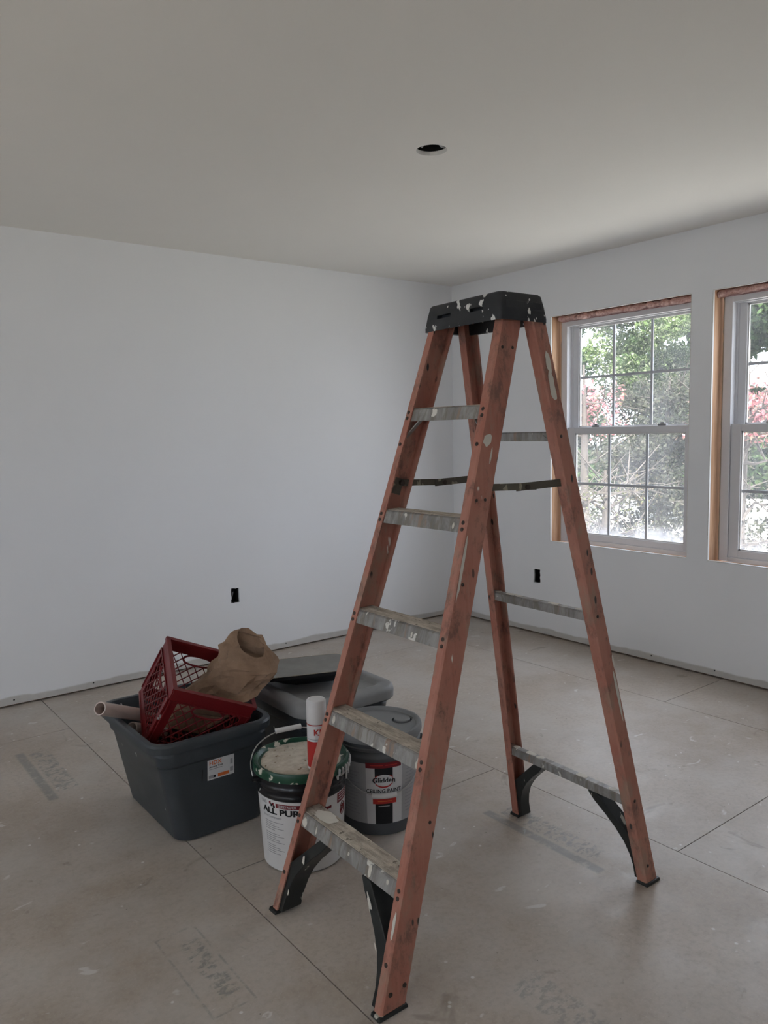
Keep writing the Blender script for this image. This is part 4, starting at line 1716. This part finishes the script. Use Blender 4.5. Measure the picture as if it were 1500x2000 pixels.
# ------------------------------------------------------------------ crumpled paper bag in the crate
bag = thing('paper_bag', 'crumpled brown paper bag with its mouth open, stuffed in the red crate', 'paper bag', (1.18, 2.58, .36))
ST = [  # left px, right px, world y of the middle, half depth, near-side drop
    ((464, 1243), (519, 1268), 2.565, .040, .034),
    ((446, 1257), (527, 1284), 2.545, .058, .034),
    ((428, 1272), (538, 1300), 2.535, .062, .026),
    ((418, 1292), (526, 1322), 2.540, .064, .018),
    ((408, 1315), (500, 1348), 2.560, .064, .012),
    ((385, 1334), (476, 1376), 2.590, .062, .008),
    ((362, 1350), (452, 1398), 2.610, .056, .004),
    ((356, 1375), (440, 1412), 2.625, .045, .0)]
hz = Vector((fw.x, fw.y, 0)).normalized()
NR = 22
rings = []
for i, (l, r, y, hd, drop) in enumerate(ST):
    pl, pr = on_y(*l, y), on_y(*r, y)
    # keep both ends at one distance from the camera
    dist = ((pl - CAM).dot(fw) + (pr - CAM).dot(fw)) / 2
    pl = CAM + ray(*l) * dist
    pr = CAM + ray(*r) * dist
    c = (pl + pr) / 2
    hx = (pr - pl) / 2
    ring = []
    for k in range(NR):
        t = 2 * PI * k / NR
        e = .62
        cx = math.copysign(abs(math.cos(t)) ** e, math.cos(t))
        sy = math.copysign(abs(math.sin(t)) ** e, math.sin(t))
        p = c + hx * cx + (-hz * hd + Vector((0, 0, -drop))) * sy
        nn = mnoise.noise(Vector((cx * 1.6 + i * .7, sy * 1.6, i * .8))) * .010 + mnoise.noise(Vector((cx * 4 + 9, sy * 4, i * 1.7))) * .006
        p += (p - c).normalized() * nn
        ring.append(p)
    rings.append(ring)
# refine along the length with creases
full = []
SUB = 2
for i in range(len(rings) - 1):
    for j in range(SUB):
        t = j / SUB
        row = []
        for k in range(NR):
            p = rings[i][k].lerp(rings[i + 1][k], t)
            n3 = p * 21
            cr = abs(mnoise.noise(n3 * .9)) * .034 + abs(mnoise.noise(n3 * 2.0 + Vector((5, 5, 5)))) * .020 + mnoise.noise(n3 * 4.3) * .006
            row.append(p - (p - CAM).normalized() * 0 + (Vector((0, 0, 0)) if (i == 0 and j == 0) else (p - sum(rings[i], Vector()) / NR).normalized() * (.016 - cr)))
        full.append(row)
full.append(rings[-1])
# the foot of the bag stands on the crate's floor
full.append([cw(.075 + (.14 if k in range(6) or k > NR - 6 else 0), .11 + (.11 if 0 < math.sin(2 * PI * k / NR) else 0), -CD + .012) for k in range(NR)])
# keep the paper inside the crate's walls and draped over its rim
iR = Rm.transposed()
for ri, row in enumerate(full):
    for k in range(NR):
        for _ in range(90):
            lc = iR @ (row[k] - oB)
            need = min(.030, -.06 + (lc.x - (CS - .11)) / .11 * .09)
            if ri < 12 and lc.x > CS - .11 and lc.z < need:
                row[k] = row[k] + (CAM - row[k]).normalized() * .004
                continue
            if lc.z >= .010:
                break
            lc.y = min(max(lc.y, .018 + min(.10, max(0, -lc.z - .02) * 2)), CS - .018)
            lc.z = max(lc.z, -CD + .012)
            lc.x = min(max(lc.x, .018), CS - .018)
            row[k] = cw(*lc)
            break
# ragged mouth
for k in range(NR):
    full[0][k] = full[0][k] + Vector((0, 0, .006 * mnoise.noise(Vector((k * .5, 2, 0)))))
bm = NB()
loft(bm, full, False, True)
bmesh.ops.recalc_face_normals(bm, faces=list(bm.faces))
bo = obj('sack', bm, 'paper', bag)
so = bo.modifiers.new('thickness', 'SOLIDIFY')
so.thickness = .0008


# ------------------------------------------------------------------ plastic pipes in the tote
def pipe(label, a, b, r):
    a, b = Vector(a), Vector(b)
    t = thing('plastic_pipe', label, 'pipe', tuple(b))
    d = (b - a).normalized()
    bm = NB()
    prof = [(a, r), (b, r), (b, r - .004), (a, r - .004)]
    rr = tube(bm, [p for p, _ in prof], [q for _, q in prof], 28, cap=False)
    n = 28
    bmesh.ops.delete(bm, geom=list(bm.faces), context='FACES_ONLY')
    s = d.orthogonal().normalized()
    u = d.cross(s)
    bm.clear()
    loft(bm, [[p + (s * math.cos(2 * PI * k / n) + u * math.sin(2 * PI * k / n)) * q for k in range(n)] for p, q in prof + [prof[0]]], False, False)
    bmesh.ops.remove_doubles(bm, verts=bm.verts, dist=.0001)
    bmesh.ops.recalc_face_normals(bm, faces=list(bm.faces))
    obj('tube', bm, 'pvc', t, smooth=True, auto=40)
    return t


pipe('pinkish plastic pipe sticking out over the rim of the open tote', (.803, 2.66, .455), (1.131, 2.888, .272), .0232)
pipe('plastic pipe end lying just inside the rim of the open tote', (.930, 2.72, .336), (1.09, 2.834, .246), .0215)

# ------------------------------------------------------------------ outside: ground and trees
bm = NB()
box(bm, -16, 34, -18, 26, -.75, -.45)
g_ = obj('ground', bm, 'soil', kind='structure')


def leaves(bm, rnd, blobs, count, size):
    for i in range(count):
        c, r = blobs[rnd.randrange(len(blobs))]
        while True:
            q = Vector((rnd.uniform(-1, 1), rnd.uniform(-1, 1), rnd.uniform(-1, 1)))
            if .25 < q.length < 1:
                break
        p = Vector(c) + Vector((q.x * r[0], q.y * r[1], q.z * r[2]))
        n = Vector((rnd.uniform(-1, 1), rnd.uniform(-1, 1), rnd.uniform(-.2, 1.2))).normalized()
        s = n.orthogonal().normalized()
        a = rnd.uniform(0, 2 * PI)
        u = n.cross(s)
        s, u = s * math.cos(a) + u * math.sin(a), u * math.cos(a) - s * math.sin(a)
        L_ = size * rnd.uniform(.6, 1.3)
        v = [bm.verts.new(p + w) for w in (-s * L_ * .5, u * L_ * .28 - n * L_ * .05, s * L_ * .5, -u * L_ * .28 - n * L_ * .05)]
        bm.faces.new(v)


def tree(name, label, cat, base, h, spread, mat, count, size, seed, z0=.3, group=None, twigs=0):
    rnd = random.Random(seed)
    t = thing(name, label, cat, base, group)
    base = Vector(base)
    bm = NB()
    tips = []
    top = base + Vector((rnd.uniform(-.1, .1), rnd.uniform(-.1, .1), h * .85))
    tube(bm, [base, base.lerp(top, .35) + Vector((.06, .05, 0)), base.lerp(top, .7), top], [.07, .055, .035, .012], 7)
    for i in range(16 + twigs):
        k = rnd.uniform(.12, .9)
        s = base.lerp(top, k)
        ang = rnd.uniform(0, 2 * PI)
        ln = spread * rnd.uniform(.55, 1.05) * (1 - .35 * k)
        e = s + Vector((math.cos(ang) * ln, math.sin(ang) * ln, rnd.uniform(.1, .55) * ln))
        md = s.lerp(e, .5) + Vector((rnd.uniform(-.08, .08), rnd.uniform(-.08, .08), rnd.uniform(-.05, .1)))
        tube(bm, [s, md, e], [.022, .013, .005] if h > 3 else [.012, .008, .003], 5)
        tips += [md, e]
        for j in range(3):
            e2 = md.lerp(e, rnd.random()) + Vector((rnd.uniform(-.35, .35), rnd.uniform(-.35, .35), rnd.uniform(-.15, .4)))
            tube(bm, [md.lerp(e, .3), e2], [.007, .003], 4)
    obj('branches', bm, 'bark', t)
    tips += [base + Vector((rnd.uniform(-.9, .9) * spread, rnd.uniform(-.9, .9) * spread, rnd.uniform(.15, .5) * max(1, spread * .8))) for _ in range(26 if z0 < .2 else 0)]
    blobs = [(tuple(p), (.30 * spread * rnd.uniform(.7, 1.2), .30 * spread * rnd.uniform(.7, 1.2), .26 * spread * rnd.uniform(.7, 1.2))) for p in tips if p.z > base.z + z0]
    bm = NB()
    leaves(bm, rnd, blobs, count, size)
    obj('foliage', bm, mat, t, kind='stuff')
    return t


GZ = -.45
TR = [
    ('green_tree', 'tall green leafy tree seen through the panes, above the undergrowth', 'tree', (13.9, 9.3, GZ), 6.4, 1.6, 'leafg', 30000, .10, 1, .8, 10),
    ('green_tree', 'bright green tree with sunlit highlights painted on its leaves standing beyond the pink shrub', 'tree', (13.9, 4.7, GZ), 6.4, 1.6, 'leafg', 26000, .10, 2, .8, 10),
    ('pink_shrub', 'pink-leaved shrub growing in front of the tall leafy tree', 'shrub', (7.25, 5.6, GZ), 3.0, .55, 'leafp', 1000, .052, 3, 1.6, 4),
    ('pink_shrub', 'pink-leaved shrub growing in front of the bright green tree', 'shrub', (7.25, 3.8, GZ), 3.1, .55, 'leafp', 1000, .052, 4, 1.6, 4),
    ('dry_bush', 'bare twiggy bush low outside the windows, nearest the house', 'shrub', (5.4, 3.95, GZ), 1.75, .5, 'leaft', 2600, .024, 5, .1, 26),
    ('undergrowth', 'dense dull green undergrowth below the tall leafy tree', 'shrub', (10.0, 6.45, GZ), 3.0, 1.15, 'leafu', 24000, .062, 15, -.4, 30),
    ('undergrowth', 'dense dull green undergrowth below the bright green tree', 'shrub', (10.0, 3.65, GZ), 2.9, 1.15, 'leafu', 16000, .062, 16, -.4, 30),
    ('undergrowth', 'dense dull green undergrowth beyond the end of the shrubs', 'shrub', (10.0, 9.3, GZ), 2.7, 1.15, 'leafu', 12000, .062, 17, -.4, 30),
    ('dark_tree', 'dark green tree standing behind the tall leafy tree', 'tree', (20.5, 11.7, GZ), 8.0, 2.35, 'leafd', 46000, .22, 7, .1, 14),
    ('dark_tree', 'dark green tree behind the bright green tree', 'tree', (20.5, 5.1, GZ), 8.0, 2.35, 'leafd', 38000, .22, 8, .1, 14),
    ('dark_tree', 'dark green tree at the far end, beyond all the undergrowth', 'tree', (20.5, 17.9, GZ), 8.0, 2.35, 'leafd', 30000, .22, 9, .1, 14),
    ('green_tree', 'green tree with a wide low crown, away from the shrubs', 'tree', (13.9, .1, GZ), 5.5, 1.6, 'leafg', 12000, .11, 10, .5, 0),
]
for nm, lb, ct, bs, h_, sp_, mt, cnt, sz, sd, z0_, tw in TR:
    tree(nm, lb, ct, bs, h_, sp_, mt, cnt, sz, sd, z0_, None, tw)
